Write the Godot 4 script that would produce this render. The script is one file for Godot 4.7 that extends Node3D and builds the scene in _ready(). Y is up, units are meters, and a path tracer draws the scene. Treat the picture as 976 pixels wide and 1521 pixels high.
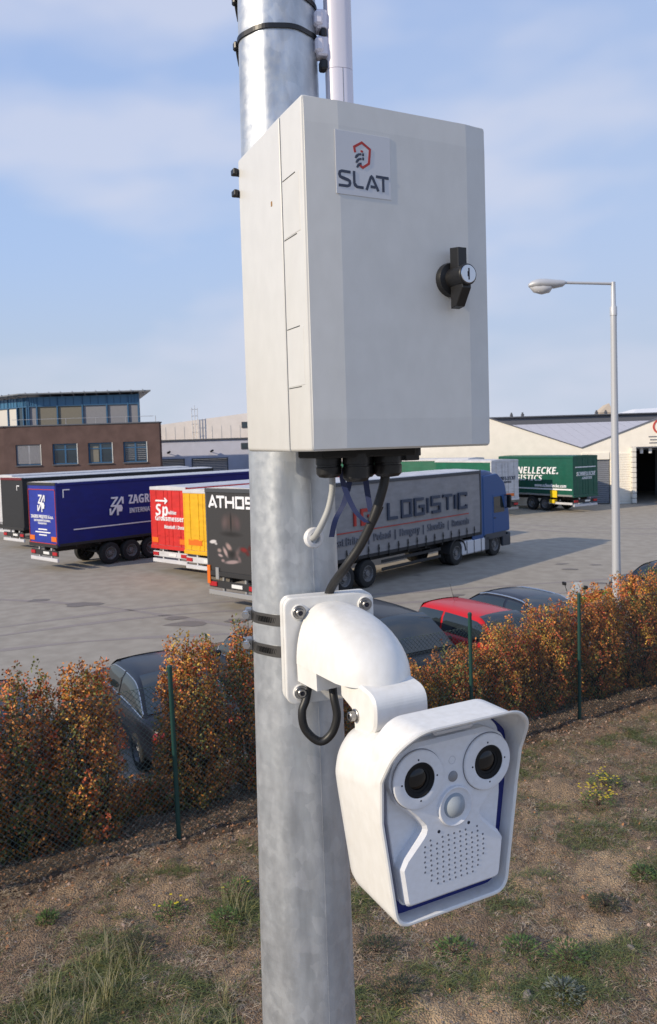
extends Node3D

var st: SurfaceTool
var X := Transform3D.IDENTITY
var used := {}
var M := {}
var tex := {}
var rng := RandomNumberGenerator.new()
const FLAT := -1

# ---------- mesh helpers ----------
func B(x := Transform3D.IDENTITY) -> void:
	st = SurfaceTool.new()
	st.begin(Mesh.PRIMITIVE_TRIANGLES)
	X = x

func tri(a: Vector3, b: Vector3, c: Vector3, out: Vector3, g := FLAT) -> void:
	if (b - a).cross(c - a).dot(out) > 0.0:
		var t := b
		b = c
		c = t
	st.set_smooth_group(g)
	st.add_vertex(X * a)
	st.add_vertex(X * b)
	st.add_vertex(X * c)

func quad(a: Vector3, b: Vector3, c: Vector3, d: Vector3, out: Vector3, g := FLAT) -> void:
	tri(a, b, c, out, g)
	tri(a, c, d, out, g)

func box(c: Vector3, size: Vector3, ch := 0.0, bas := Basis.IDENTITY) -> void:
	var h := size / 2.0
	var keep := X
	X = X * Transform3D(bas, c)
	var ax := [Vector3.RIGHT, Vector3.UP, Vector3.BACK]
	for k in 3:
		for s in [-1.0, 1.0]:
			var u: Vector3 = ax[(k + 1) % 3]
			var v: Vector3 = ax[(k + 2) % 3]
			var n: Vector3 = ax[k] * s
			var o := n * h[k]
			var uu := u * (h[(k + 1) % 3] - ch)
			var vv := v * (h[(k + 2) % 3] - ch)
			quad(o - uu - vv, o + uu - vv, o + uu + vv, o - uu + vv, n)
	if ch > 0.0:
		for k in 3:
			var u: Vector3 = ax[(k + 1) % 3]
			var v: Vector3 = ax[(k + 2) % 3]
			var w: Vector3 = ax[k] * (h[k] - ch)
			for su in [-1.0, 1.0]:
				for sv in [-1.0, 1.0]:
					var p: Vector3 = u * su * h[(k + 1) % 3] + v * sv * (h[(k + 2) % 3] - ch)
					var q: Vector3 = u * su * (h[(k + 1) % 3] - ch) + v * sv * h[(k + 2) % 3]
					quad(p - w, p + w, q + w, q - w, u * su + v * sv)
		for sx in [-1.0, 1.0]:
			for sy in [-1.0, 1.0]:
				for sz in [-1.0, 1.0]:
					tri(Vector3(sx * h.x, sy * (h.y - ch), sz * (h.z - ch)), Vector3(sx * (h.x - ch), sy * h.y, sz * (h.z - ch)), Vector3(sx * (h.x - ch), sy * (h.y - ch), sz * h.z), Vector3(sx, sy, sz))
	X = keep

func loft(rings: Array, closed := true, cap0 := true, cap1 := true, sharp := false, flip := false, g0 := 1) -> void:
	for i in rings.size() - 1:
		var r0: PackedVector3Array = rings[i]
		var r1: PackedVector3Array = rings[i + 1]
		var c := Vector3.ZERO
		for p in r0:
			c += p / r0.size() * 0.5
		for p in r1:
			c += p / r1.size() * 0.5
		var n := r0.size()
		for k in (n if closed else n - 1):
			var a := r0[k]
			var b := r0[(k + 1) % n]
			var d := r1[k]
			var e := r1[(k + 1) % n]
			var out := (a + b + d + e) / 4.0 - c
			var nn := (e - a).cross(d - b)
			if nn.length() < 1e-12:
				continue
			if absf(nn.normalized().dot(out.normalized())) < 0.05:
				out = nn if nn.dot(out) >= 0 else -nn
			if flip:
				out = -out
			quad(a, b, e, d, out, (g0 + i) if sharp else (g0 if g0 >= 0 else FLAT))
	if cap0:
		cap(rings[0], rings[0][0] - rings[1][0] if not flip else rings[1][0] - rings[0][0])
	if cap1:
		var m := rings.size() - 1
		cap(rings[m], rings[m][0] - rings[m - 1][0] if not flip else rings[m - 1][0] - rings[m][0])

func cap(ring: PackedVector3Array, out: Vector3) -> void:
	var c := Vector3.ZERO
	for p in ring:
		c += p / ring.size()
	var n := Vector3.ZERO
	for k in ring.size():
		n += (ring[k] - c).cross(ring[(k + 1) % ring.size()] - c)
	if n.dot(out) < 0:
		n = -n
	for k in ring.size():
		tri(c, ring[k], ring[(k + 1) % ring.size()], n)

func tube(path: PackedVector3Array, r: float, n := 8, r1 := -1.0, closed := false) -> void:
	var rings := []
	var up := Vector3.UP
	var d0 := (path[1] - path[0]).normalized()
	if absf(d0.dot(up)) > 0.9:
		up = Vector3.RIGHT
	for i in path.size():
		var d: Vector3
		if closed:
			d = (path[(i + 1) % path.size()] - path[(i - 1 + path.size()) % path.size()]).normalized()
		else:
			d = (path[mini(i + 1, path.size() - 1)] - path[maxi(i - 1, 0)]).normalized()
		var s := d.cross(up).normalized()
		up = s.cross(d).normalized()
		var rr := r if r1 < 0 else lerpf(r, r1, float(i) / (path.size() - 1))
		var ring := PackedVector3Array()
		for k in n:
			var a := TAU * k / n
			ring.append(path[i] + (s * cos(a) + up * sin(a)) * rr)
		rings.append(ring)
	if closed:
		rings.append(rings[0])
	loft(rings, true, not closed, not closed)

func bar(a: Vector3, b: Vector3, r: float, n := 6, r1 := -1.0) -> void:
	tube(PackedVector3Array([a, b]), r, n, r1)

func curve(pts: Array, per := 8) -> PackedVector3Array:
	var out := PackedVector3Array()
	for i in pts.size() - 1:
		var p0: Vector3 = pts[maxi(i - 1, 0)]
		var p1: Vector3 = pts[i]
		var p2: Vector3 = pts[i + 1]
		var p3: Vector3 = pts[mini(i + 2, pts.size() - 1)]
		for k in per:
			out.append(p1.cubic_interpolate(p2, p0, p3, float(k) / per))
	out.append(pts[-1])
	return out

func lathe(prof: Array, n := 24, x := Transform3D.IDENTITY, full := TAU) -> void:
	# prof: Vector2(radius, height along y)
	var keep := X
	X = X * x
	var g := 10
	var m: int = n if full == TAU else n + 1
	for i in prof.size() - 1:
		var p: Vector2 = prof[i]
		var q: Vector2 = prof[i + 1]
		if i > 0:
			var o: Vector2 = prof[i - 1]
			if absf((p - o).angle_to(q - p)) > 0.6:
				g += 1
		var e := q - p
		for k in n:
			var a := full * k / n
			var b := full * (k + 1) / n
			var mid := (a + b) / 2.0
			var out := Vector3(cos(mid) * e.y, -e.x, sin(mid) * e.y)
			var A := Vector3(cos(a) * p.x, p.y, sin(a) * p.x)
			var Bp := Vector3(cos(b) * p.x, p.y, sin(b) * p.x)
			var C := Vector3(cos(b) * q.x, q.y, sin(b) * q.x)
			var D := Vector3(cos(a) * q.x, q.y, sin(a) * q.x)
			if p.x > 1e-6:
				tri(A, Bp, C, out, g)
			if q.x > 1e-6:
				tri(A, C, D, out, g)
	X = keep

func extrude(poly: PackedVector2Array, z0: float, z1: float, bev := 0.0, back := true) -> void:
	var idx := Geometry2D.triangulate_polygon(poly)
	var top := poly
	var n := poly.size()
	var cw := 1.0 if Geometry2D.is_polygon_clockwise(poly) else -1.0
	if bev > 0.0:
		top = inset(poly, bev)
	var z2 := z1 - bev
	for i in range(0, idx.size(), 3):
		var a := top[idx[i]]
		var b := top[idx[i + 1]]
		var c := top[idx[i + 2]]
		tri(Vector3(a.x, a.y, z1), Vector3(b.x, b.y, z1), Vector3(c.x, c.y, z1), Vector3.BACK)
		if back:
			a = poly[idx[i]]
			b = poly[idx[i + 1]]
			c = poly[idx[i + 2]]
			tri(Vector3(a.x, a.y, z0), Vector3(b.x, b.y, z0), Vector3(c.x, c.y, z0), Vector3.FORWARD)
	for k in n:
		var a := poly[k]
		var b := poly[(k + 1) % n]
		var e := b - a
		var out := Vector3(-e.y, e.x, 0) * cw
		quad(Vector3(a.x, a.y, z0), Vector3(b.x, b.y, z0), Vector3(b.x, b.y, z2), Vector3(a.x, a.y, z2), out)
		if bev > 0.0:
			var c := top[(k + 1) % n]
			var d := top[k]
			quad(Vector3(a.x, a.y, z2), Vector3(b.x, b.y, z2), Vector3(c.x, c.y, z1), Vector3(d.x, d.y, z1), out.normalized() + Vector3.BACK)

func inset(poly: PackedVector2Array, d: float) -> PackedVector2Array:
	var out := PackedVector2Array()
	var n := poly.size()
	var cw := 1.0 if Geometry2D.is_polygon_clockwise(poly) else -1.0
	for k in n:
		var e0 := (poly[k] - poly[(k - 1 + n) % n]).normalized()
		var e1 := (poly[(k + 1) % n] - poly[k]).normalized()
		var n0 := Vector2(e0.y, -e0.x) * cw
		var n1 := Vector2(e1.y, -e1.x) * cw
		var m := (n0 + n1)
		var l := maxf(m.length_squared() / 2.0, 0.35)
		out.append(poly[k] + m / l * d)
	return out

func rrect(w: float, h: float, r: float, n := 4, c := Vector2.ZERO) -> PackedVector2Array:
	var out := PackedVector2Array()
	for k in 4:
		var cc := c + Vector2((w / 2 - r) * [1, -1, -1, 1][k], (h / 2 - r) * [1, 1, -1, -1][k])
		for i in n + 1:
			var a := PI / 2 * (k + float(i) / n)
			out.append(cc + Vector2(cos(a), sin(a)) * r)
	return out

func lift(p: PackedVector2Array, z: float) -> PackedVector3Array:
	var out := PackedVector3Array()
	for v in p:
		out.append(Vector3(v.x, v.y, z))
	return out

func rounded(pts: Array, r: float, n := 4) -> PackedVector2Array:
	# polygon with rounded corners; a point may be [Vector2, radius]
	var out := PackedVector2Array()
	var m := pts.size()
	for k in m:
		var rr := r
		var p = pts[k]
		if p is Array:
			rr = p[1]
			p = p[0]
		var a = pts[(k - 1 + m) % m]
		var b = pts[(k + 1) % m]
		if a is Array:
			a = a[0]
		if b is Array:
			b = b[0]
		var u: Vector2 = (a - p).normalized()
		var v: Vector2 = (b - p).normalized()
		var half := acos(clampf(u.dot(v), -1, 1)) / 2.0
		var t := minf(rr / tan(half), minf(p.distance_to(a), p.distance_to(b)) * 0.48)
		for i in n + 1:
			var f := float(i) / n
			out.append((p + u * t).lerp(p, f).lerp(p.lerp(p + v * t, f), f))
	return out

func done(called: String, mat: Material, par: Node = self, label := "") -> MeshInstance3D:
	st.generate_normals()
	var o := MeshInstance3D.new()
	o.mesh = st.commit()
	o.mesh.surface_set_material(0, mat)
	o.name = numbered(called, par)
	if label:
		o.set_meta("label", label)
	par.add_child(o, true)
	return o

func numbered(called: String, par: Node) -> String:
	var key := str(par.get_instance_id()) + called
	used[key] = used.get(key, -1) + 1
	return called if used[key] == 0 else "%s_%03d" % [called, used[key]]

func tag(o: Node3D, label: String, category: String, group := "", kind := "") -> Node3D:
	o.set_meta("label", label)
	if category:
		o.set_meta("category", category)
	if group:
		o.set_meta("group", group)
	if kind:
		o.set_meta("kind", kind)
	return o

func thing(called: String, label: String, category: String, at := Vector3.ZERO, turn := 0.0, group := "") -> Node3D:
	var o := Node3D.new()
	o.name = numbered(called, self)
	add_child(o)
	o.position = at
	o.rotation.y = turn
	tag(o, label, category, group)
	return o

func struct(called: String, mat: Material, label: String, stuff := false) -> MeshInstance3D:
	var o := done(called, mat)
	o.set_meta("label", label)
	o.set_meta("kind", "stuff" if stuff else "structure")
	return o

func share(called: String, mesh: Mesh, par: Node, at: Transform3D) -> MeshInstance3D:
	var o := MeshInstance3D.new()
	o.mesh = mesh
	o.name = numbered(called, par)
	o.transform = at
	par.add_child(o, true)
	return o

# flat lettering: capital height h, optional width; x is the transform of the middle of the line, facing +z
func text(called: String, words: String, x: Transform3D, h: float, width: float, mat: Material, par: Node, bold := true, slant := 0.0, depth := 0.006) -> MeshInstance3D:
	var tm := TextMesh.new()
	var f := SystemFont.new()
	f.font_names = PackedStringArray(["Droid Sans"])
	f.font_weight = 700 if bold else 400
	tm.font = f
	tm.font_size = 32
	tm.pixel_size = 0.01
	tm.depth = 0.01
	tm.curve_step = 3.0
	tm.text = words
	tm.material = mat
	var box_ := tm.get_aabb()
	var o := MeshInstance3D.new()
	o.mesh = tm
	o.name = numbered(called, par)
	var sy := h / (32 * 0.01 * 0.72)
	var sx := width / box_.size.x if width > 0 else sy
	var bas := Basis(Vector3(sx, 0, 0), Vector3(slant * sy, sy, 0), Vector3(0, 0, depth / 0.01))
	o.transform = x * Transform3D(bas, Vector3.ZERO)
	par.add_child(o, true)
	return o

func strokes(called: String, lines: Array, w: float, d: float, x: Transform3D, mat: Material, par: Node, join := Geometry2D.JOIN_MITER) -> MeshInstance3D:
	B(x)
	var k := 0
	for l in lines:
		var parts := [l]
		var closed: bool = l.size() > 3 and ((l[0] as Vector2).distance_to(l[-1]) < w * 0.6 or (l[0] as Vector2).distance_to(l[-2]) < w * 0.6)
		if closed:
			var m: int = l.size() / 2
			parts = [l.slice(0, m + 1), l.slice(m)]
		for q in parts:
			var polys := Geometry2D.offset_polyline(PackedVector2Array(q), w / 2, join, Geometry2D.END_SQUARE if closed else Geometry2D.END_BUTT)
			for p in polys:
				if not Geometry2D.is_polygon_clockwise(p):
					extrude(p, 0.0, d * (1.0 + 0.04 * k), 0.0, false)
			k += 1
	return done(called, mat, par)

# ---------- materials ----------
func lin(r: float, g: float, b: float, a := 1.0) -> Color:
	var c := Color(r, g, b).linear_to_srgb()
	c.a = a
	return c

func noise_tex(key: String, type: int, freq: float, lo: Color, hi: Color, size := 512, oct := 4, normal := false, bump := 4.0) -> NoiseTexture2D:
	if tex.has(key):
		return tex[key]
	var n := FastNoiseLite.new()
	n.noise_type = type
	n.frequency = freq
	n.fractal_octaves = oct
	n.seed = key.hash() % 1000
	if type == FastNoiseLite.TYPE_CELLULAR:
		n.cellular_return_type = FastNoiseLite.RETURN_CELL_VALUE
		n.fractal_type = FastNoiseLite.FRACTAL_NONE
		n.domain_warp_enabled = true
		n.domain_warp_amplitude = 30.0
		n.domain_warp_frequency = 0.03
	var t := NoiseTexture2D.new()
	t.width = size
	t.height = size
	t.seamless = true
	t.noise = n
	if normal:
		t.as_normal_map = true
		t.bump_strength = bump
	else:
		var g := Gradient.new()
		g.offsets = PackedFloat32Array([0.2, 0.8])
		g.colors = PackedColorArray([lo, hi])
		t.color_ramp = g
	tex[key] = t
	return t

func mat(key: String, c: Color, rough := 0.6, metal := 0.0) -> StandardMaterial3D:
	if M.has(key):
		return M[key]
	var m := StandardMaterial3D.new()
	m.resource_name = key
	m.albedo_color = c
	m.roughness = rough
	m.metallic = metal
	M[key] = m
	return m

func grain(m: StandardMaterial3D, t: Texture2D, scale: Vector3, t2: Texture2D = null, scale2 := Vector3.ONE, world := true) -> StandardMaterial3D:
	m.albedo_texture = t
	m.uv1_triplanar = true
	m.uv1_world_triplanar = world
	m.uv1_scale = scale
	if t2:
		m.detail_enabled = true
		m.detail_blend_mode = BaseMaterial3D.BLEND_MODE_MUL
		m.detail_uv_layer = BaseMaterial3D.DETAIL_UV_2
		m.detail_albedo = t2
		m.uv2_triplanar = true
		m.uv2_world_triplanar = world
		m.uv2_scale = scale2
	return m

func glass(key: String, c: Color, a: float) -> StandardMaterial3D:
	var m := mat(key, c, 0.03)
	m.transparency = BaseMaterial3D.TRANSPARENCY_ALPHA
	m.albedo_color.a = a
	m.metallic_specular = 0.6
	return m

func materials() -> void:
	var w := Color.WHITE
	var simplex := FastNoiseLite.TYPE_SIMPLEX_SMOOTH
	var fine := noise_tex("fine", simplex, 0.06, Color(0.80, 0.80, 0.80), w)
	var soft := noise_tex("soft", simplex, 0.012, Color(0.972, 0.972, 0.97), w)
	var blot := noise_tex("blot", simplex, 0.014, Color(0.90, 0.90, 0.90), w, 512, 5)
	var dirt := noise_tex("dirt", simplex, 0.02, Color(0.55, 0.52, 0.5), w, 512, 6)
	var cells := noise_tex("cells", FastNoiseLite.TYPE_CELLULAR, 0.022, Color(0.93, 0.935, 0.94), w, 512, 1)
	# foreground
	var zinc := grain(mat("galvanised", lin(0.64, 0.67, 0.70), 0.5, 0.6), cells, Vector3(6, 4.2, 6), noise_tex("zinc2", simplex, 0.02, Color(0.86, 0.86, 0.865), w, 512, 6), Vector3(3.1, 0.7, 3.1))
	zinc.roughness_texture = noise_tex("zincr", simplex, 0.025, Color(0.62, 0.62, 0.62), w)
	mat("rust_stain", lin(0.32, 0.17, 0.06), 0.8)
	grain(mat("cabinet", lin(0.655, 0.65, 0.625), 0.36), soft, Vector3(6, 3, 6))
	mat("cabinet_gap", lin(0.05, 0.05, 0.05), 0.8)
	mat("sticker", lin(0.60, 0.605, 0.625), 0.35)
	mat("ink", lin(0.035, 0.045, 0.075), 0.5)
	mat("ink_red", lin(0.42, 0.03, 0.02), 0.5)
	mat("black_plastic", lin(0.010, 0.010, 0.011), 0.42)
	mat("black_matt", lin(0.010, 0.010, 0.010), 0.8)
	mat("black_rubber", lin(0.014, 0.014, 0.015), 0.45)
	mat("chrome", lin(0.62, 0.62, 0.63), 0.22, 1.0)
	grain(mat("stainless", lin(0.42, 0.41, 0.40), 0.35, 1.0), fine, Vector3(80, 80, 80))
	grain(mat("white_paint", lin(0.84, 0.83, 0.80), 0.33), soft, Vector3(9, 4, 9), noise_tex("dust", simplex, 0.03, Color(0.972, 0.968, 0.96), w, 512, 6), Vector3(5, 2.2, 5))
	grain(mat("white_panel", lin(0.76, 0.77, 0.80), 0.45), tex["dust"], Vector3(7, 7, 7))
	mat("band_steel", lin(0.16, 0.155, 0.15), 0.38, 0.9)
	mat("white_pvc", lin(0.72, 0.70, 0.78), 0.35)
	mat("navy_rubber", lin(0.012, 0.02, 0.16), 0.5)
	mat("grey_cable", lin(0.42, 0.43, 0.43), 0.5)
	mat("blue_tie", lin(0.007, 0.018, 0.085), 0.5)
	mat("lens_glass", lin(0.004, 0.004, 0.005), 0.06)
	mat("lens_ring", lin(0.004, 0.004, 0.0045), 0.8)
	mat("pir", lin(0.30, 0.34, 0.38), 0.4)
	mat("grey_lens", lin(0.25, 0.25, 0.26), 0.2)
	mat("hole", lin(0.02, 0.02, 0.03), 0.9)
	# yard
	var asph := grain(mat("asphalt", lin(0.365, 0.325, 0.265), 0.85), noise_tex("asph", simplex, 0.035, Color(0.92, 0.915, 0.91), w, 512, 5), Vector3(0.07, 0.07, 0.07), noise_tex("fine2", simplex, 0.09, Color(0.965, 0.965, 0.965), w, 512, 3), Vector3(0.9, 0.9, 0.9))
	asph.heightmap_enabled = false
	grain(mat("tyre_mark", lin(0.345, 0.30, 0.27), 0.9), fine, Vector3(1.1, 1.1, 1.1))
	grain(mat("oil", lin(0.23, 0.20, 0.175), 0.7), fine, Vector3(1.1, 1.1, 1.1))
	grain(mat("kerb", lin(0.33, 0.29, 0.23), 0.9), dirt, Vector3(2, 2, 2))
	mat("fence_green", lin(0.012, 0.055, 0.045), 0.45)
	mat("wire_green", lin(0.065, 0.095, 0.08), 0.5)
	var soil := mat("soil", w, 0.95)
	soil.vertex_color_use_as_albedo = true
	soil.heightmap_enabled = true
	soil.heightmap_texture = noise_tex("soilh", simplex, 0.06, Color.BLACK, w, 512, 6)
	soil.heightmap_scale = 3.0
	grain(soil, noise_tex("soil1", simplex, 0.05, Color(0.74, 0.73, 0.72), w, 512, 6), Vector3(1.3, 1.3, 1.3), noise_tex("soil2", simplex, 0.08, Color(0.60, 0.59, 0.57), w, 512, 5), Vector3(5.3, 5.3, 5.3))
	var leaf := mat("leaf", w, 0.6)
	leaf.vertex_color_use_as_albedo = true
	leaf.backlight_enabled = true
	leaf.backlight = Color(0.45, 0.45, 0.45)
	grain(mat("bark", lin(0.07, 0.045, 0.03), 0.9), dirt, Vector3(8, 3, 8))
	grain(mat("stone", lin(0.30, 0.27, 0.23), 0.9), dirt, Vector3(9, 9, 9))
	mat("tyre", lin(0.018, 0.018, 0.018), 0.85)
	mat("rim", lin(0.45, 0.45, 0.46), 0.4, 0.7)
	grain(mat("rim_dirty", lin(0.30, 0.30, 0.30), 0.6, 0.2), dirt, Vector3(3, 3, 3))
	mat("chassis", lin(0.02, 0.02, 0.022), 0.7)
	mat("steel_rail", lin(0.38, 0.38, 0.38), 0.5, 0.5)
	mat("red_lamp", lin(0.45, 0.015, 0.02), 0.25)
	mat("amber", lin(0.75, 0.16, 0.01), 0.35)
	mat("plate", lin(0.75, 0.75, 0.74), 0.5)
	mat("head_lamp", lin(0.30, 0.32, 0.34), 0.1, 0.3)
	mat("letter_white", lin(0.80, 0.80, 0.82), 0.6)
	mat("letter_dark", lin(0.03, 0.045, 0.08), 0.6)
	mat("letter_red", lin(0.42, 0.03, 0.02), 0.6)
	mat("letter_grey", lin(0.16, 0.165, 0.19), 0.7)
	var tarp := func(key: String, c: Color, r := 0.5): return grain(mat(key, c, r), soft, Vector3(0.6, 0.35, 0.6), blot, Vector3(0.23, 0.5, 0.23))
	tarp.call("tarp_blue", lin(0.003, 0.012, 0.18), 0.7)
	tarp.call("tarp_rear_blue", lin(0.010, 0.030, 0.34), 0.65)
	tarp.call("tarp_black", lin(0.018, 0.018, 0.02))
	tarp.call("tarp_char", lin(0.035, 0.034, 0.035))
	tarp.call("tarp_grey", lin(0.27, 0.27, 0.285))
	tarp.call("tarp_green", lin(0.005, 0.10, 0.065))
	tarp.call("tarp_green2", lin(0.006, 0.13, 0.07))
	tarp.call("door_red", lin(0.68, 0.03, 0.025), 0.4)
	tarp.call("door_yellow", lin(0.88, 0.48, 0.012), 0.4)
	tarp.call("body_white", lin(0.66, 0.66, 0.68), 0.45)
	tarp.call("roof_white", lin(0.62, 0.62, 0.64), 0.5)
	tarp.call("dark_red", lin(0.16, 0.01, 0.015), 0.5)
	var cab := mat("cab_blue", lin(0.018, 0.078, 0.235), 0.4)
	cab.clearcoat_enabled = true
	cab.metallic_specular = 0.35
	cab.clearcoat = 0.2
	cab.clearcoat_roughness = 0.1
	mat("cab_grey", lin(0.05, 0.055, 0.065), 0.6)
	mat("tank_white", lin(0.62, 0.62, 0.64), 0.4)
	mat("yellow", lin(0.8, 0.55, 0.01), 0.5)
	for c in [["car_dark", lin(0.010, 0.011, 0.017)], ["car_black", lin(0.004, 0.004, 0.005)], ["car_red", lin(0.50, 0.014, 0.018)], ["car_blue", lin(0.018, 0.024, 0.042)], ["car_grey", lin(0.045, 0.052, 0.07)]]:
		var m := mat(c[0], c[1], 0.32)
		m.clearcoat_enabled = true
		m.clearcoat = 0.25
		m.clearcoat_roughness = 0.08
		m.metallic_specular = 0.3
	var cg := mat("car_glass", lin(0.02, 0.027, 0.03), 0.03)
	cg.metallic_specular = 1.0
	mat("moto_green", lin(0.10, 0.42, 0.02), 0.35)
	glass("clear_screen", Color(0.8, 0.85, 0.85), 0.25)
	mat("lamp_grey", lin(0.50, 0.51, 0.53), 0.45, 0.2)
	mat("lamp_glass", lin(0.55, 0.55, 0.56), 0.15)
	# buildings
	var brick := grain(mat("brick_wall", lin(0.165, 0.112, 0.102), 0.9), noise_tex("bricks", simplex, 0.09, Color(0.84, 0.81, 0.79), w, 512, 4), Vector3(0.7, 1.9, 0.7), blot, Vector3(0.09, 0.09, 0.09))
	brick.metallic_specular = 0.3
	mat("blue_frame", lin(0.03, 0.11, 0.22), 0.45)
	mat("blue_panel", lin(0.045, 0.16, 0.30), 0.35)
	mat("window_glass", lin(0.02, 0.035, 0.05), 0.05).metallic_specular = 0.8
	grain(mat("blind_grey", lin(0.25, 0.25, 0.27), 0.7), soft, Vector3(0.6, 0.6, 0.6))
	grain(mat("blind_tan", lin(0.20, 0.185, 0.15), 0.8), soft, Vector3(0.6, 0.6, 0.6))
	mat("blind_white", lin(0.62, 0.60, 0.56), 0.8)
	mat("canopy", lin(0.20, 0.21, 0.22), 0.4, 0.2)
	mat("canopy_rib", lin(0.42, 0.42, 0.43), 0.4, 0.3)
	grain(mat("clad_cream", lin(0.88, 0.80, 0.73), 0.6), soft, Vector3(0.12, 0.12, 0.12))
	grain(mat("clad_lilac", lin(0.60, 0.605, 0.70), 0.6), soft, Vector3(0.12, 0.12, 0.12))
	grain(mat("shutter", lin(0.22, 0.23, 0.26), 0.6), soft, Vector3(0.3, 0.3, 0.3))
	mat("trim_dark", lin(0.09, 0.095, 0.11), 0.6)
	grain(mat("stucco", lin(0.95, 0.88, 0.76), 0.8), soft, Vector3(0.2, 0.2, 0.2))
	grain(mat("roof_lilac", lin(0.54, 0.52, 0.54), 0.75), soft, Vector3(0.3, 0.05, 0.1))
	mat("fascia", lin(0.14, 0.145, 0.17), 0.6)
	mat("inside_dark", lin(0.02, 0.02, 0.022), 0.9)
	mat("jamb_white", lin(0.74, 0.70, 0.62), 0.6)
	mat("sign_red", lin(0.55, 0.06, 0.04), 0.6)
	mat("far_white", lin(0.75, 0.75, 0.75), 0.7)
	mat("far_tan", lin(0.50, 0.42, 0.33), 0.8)

# ---------- the mast and what hangs on it ----------
const AX := Vector3(-0.055, 0, -1.16)

func mast_r(y: float) -> float:
	return 0.057 + (5.9 - y) * 0.0102

func mast_ring(y: float, grow := 0.0) -> PackedVector3Array:
	# an eight-sided tube with broadly rounded corners
	var r := mast_r(y) + grow
	var flat := 0.36
	var out := PackedVector3Array()
	for k in 8:
		var a0 := deg_to_rad(90.0 - 27.0 - 45.0 * k) # corner angles; one corner 27 degrees right of the front
		var c := Vector2(cos(a0), sin(a0)) * r * flat / cos(PI / 8)
		for i in 7:
			var a := a0 + PI / 8 - PI / 4 * i / 6.0
			var p := c + Vector2(cos(a), sin(a)) * r * (1.0 - flat)
			out.append(AX + Vector3(p.x, y, p.y))
	return out

func build_mast() -> void:
	var t := thing("steel_mast", "tall tapered galvanised steel mast carrying the grey cabinet and white camera", "mast")
	B()
	loft([mast_ring(-0.1), mast_ring(4.0), mast_ring(5.2), mast_ring(8.2)], true, true, true)
	done("shaft", M.galvanised, t)
	# weld seam along the corner
	B()
	var seam := PackedVector3Array()
	for i in 24:
		var y := 3.8 + i * 0.065
		var a := deg_to_rad(90 - 27)
		var r := mast_r(y) * (0.64 + 0.36 / cos(PI / 8)) - 0.0005
		seam.append(AX + Vector3(cos(a) * r, y, sin(a) * r))
	tube(seam, 0.0008, 6)
	done("weld_seam", M.galvanised, t)
	# white grommet with the grey cable
	var gy := 5.217
	var n := Vector3(0.49, 0, 0.87).normalized()
	var gx := Transform3D(Basis(n.cross(Vector3.UP).normalized(), n, Vector3.UP), AX + n * (mast_r(gy) - 0.001) + Vector3.UP * gy)
	B(gx)
	lathe([Vector2(0.0075, 0.001), Vector2(0.0075, 0.006), Vector2(0.009, 0.0075), Vector2(0.0135, 0.006), Vector2(0.0158, 0.002), Vector2(0.0160, -0.004)], 28)
	done("cable_grommet", M.white_panel, t)
	B(gx)
	lathe([Vector2(0, 0.0015), Vector2(0.0078, 0.0015)], 20)
	done("cable_hole", M.hole, t)

func ring_band(y: float, w: float, grow: float, tilt := 0.0) -> void:
	var inn := mast_ring(y, 0.0004)
	var out := mast_ring(y, grow)
	var rings := []
	for i in inn.size() + 1:
		var k := i % inn.size()
		var up := Vector3.UP * w / 2
		var sh := Vector3.UP * tilt * (inn[k].x - AX.x) / 0.06
		rings.append(PackedVector3Array([inn[k] - up + sh, out[k] - up + sh, out[k] + up + sh, inn[k] + up + sh]))
	loft(rings, true, false, false, false, false, FLAT)

func build_hose_clamp(y: float, label: String) -> void:
	var t := thing("hose_clamp", label, "hose clamp", Vector3.ZERO, 0, "hose clamps round the mast")
	B()
	ring_band(y, 0.0165, 0.0014)
	done("band", M.band_steel, t)
	B()
	for i in 26: # worm thread pressed in the band
		var a := deg_to_rad(84 + i * 2.9)
		var d := Vector3(cos(a), 0, sin(a))
		var r := mast_r(y) * 1.022 + 0.0012
		box(AX + d * r + Vector3.UP * y, Vector3(0.0012, 0.0085, 0.0011), 0.0, Basis(Vector3.UP, PI / 2 - a) * Basis(Vector3.BACK, 0.25))
	done("worm_thread", M.black_matt, t)
	var a2 := deg_to_rad(172)
	var d2 := Vector3(cos(a2), 0, sin(a2))
	var c := AX + d2 * (mast_r(y) + 0.006) + Vector3(0, y, 0)
	B()
	box(c, Vector3(0.011, 0.017, 0.02), 0.002, Basis(Vector3.UP, PI / 2 - a2 + PI / 2))
	done("screw_housing", M.stainless, t)
	B(Transform3D(Basis(Vector3.RIGHT, PI / 2), c + Vector3(-0.003, 0.001, 0.010)))
	lathe([Vector2(0, 0.008), Vector2(0.003, 0.008), Vector2(0.003, 0.0055), Vector2(0.0062, 0.0055), Vector2(0.0066, 0.001), Vector2(0.004, 0), Vector2(0.004, -0.02)], 6)
	done("hex_screw", M.chrome, t)

func build_ties() -> void:
	for d in [[5.931, 0.0, "wide black cable tie round the mast just above the cabinet"], [5.985, -0.01, "black cable tie at the very top edge, its tail at the mast's left"]]:
		var y: float = d[0]
		var t := thing("cable_tie", d[2], "cable tie", Vector3.ZERO, 0, "black cable ties round the mast top")
		B()
		ring_band(y, 0.0065, 0.0022, d[1])
		done("strap", M.black_plastic, t)
		var c := AX + Vector3(-mast_r(y) - 0.0035, y - d[1], 0.004)
		B()
		box(c, Vector3(0.008, 0.0115, 0.011), 0.002, Basis(Vector3.UP, 0.35))
		done("tie_head", M.black_plastic, t)
		B()
		tube(curve([c, c + Vector3(0.001, -0.010, -0.004), c + Vector3(0.003, -0.023, -0.012)], 5), 0.0018, 6)
		done("tie_tail", M.black_plastic, t)

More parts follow.
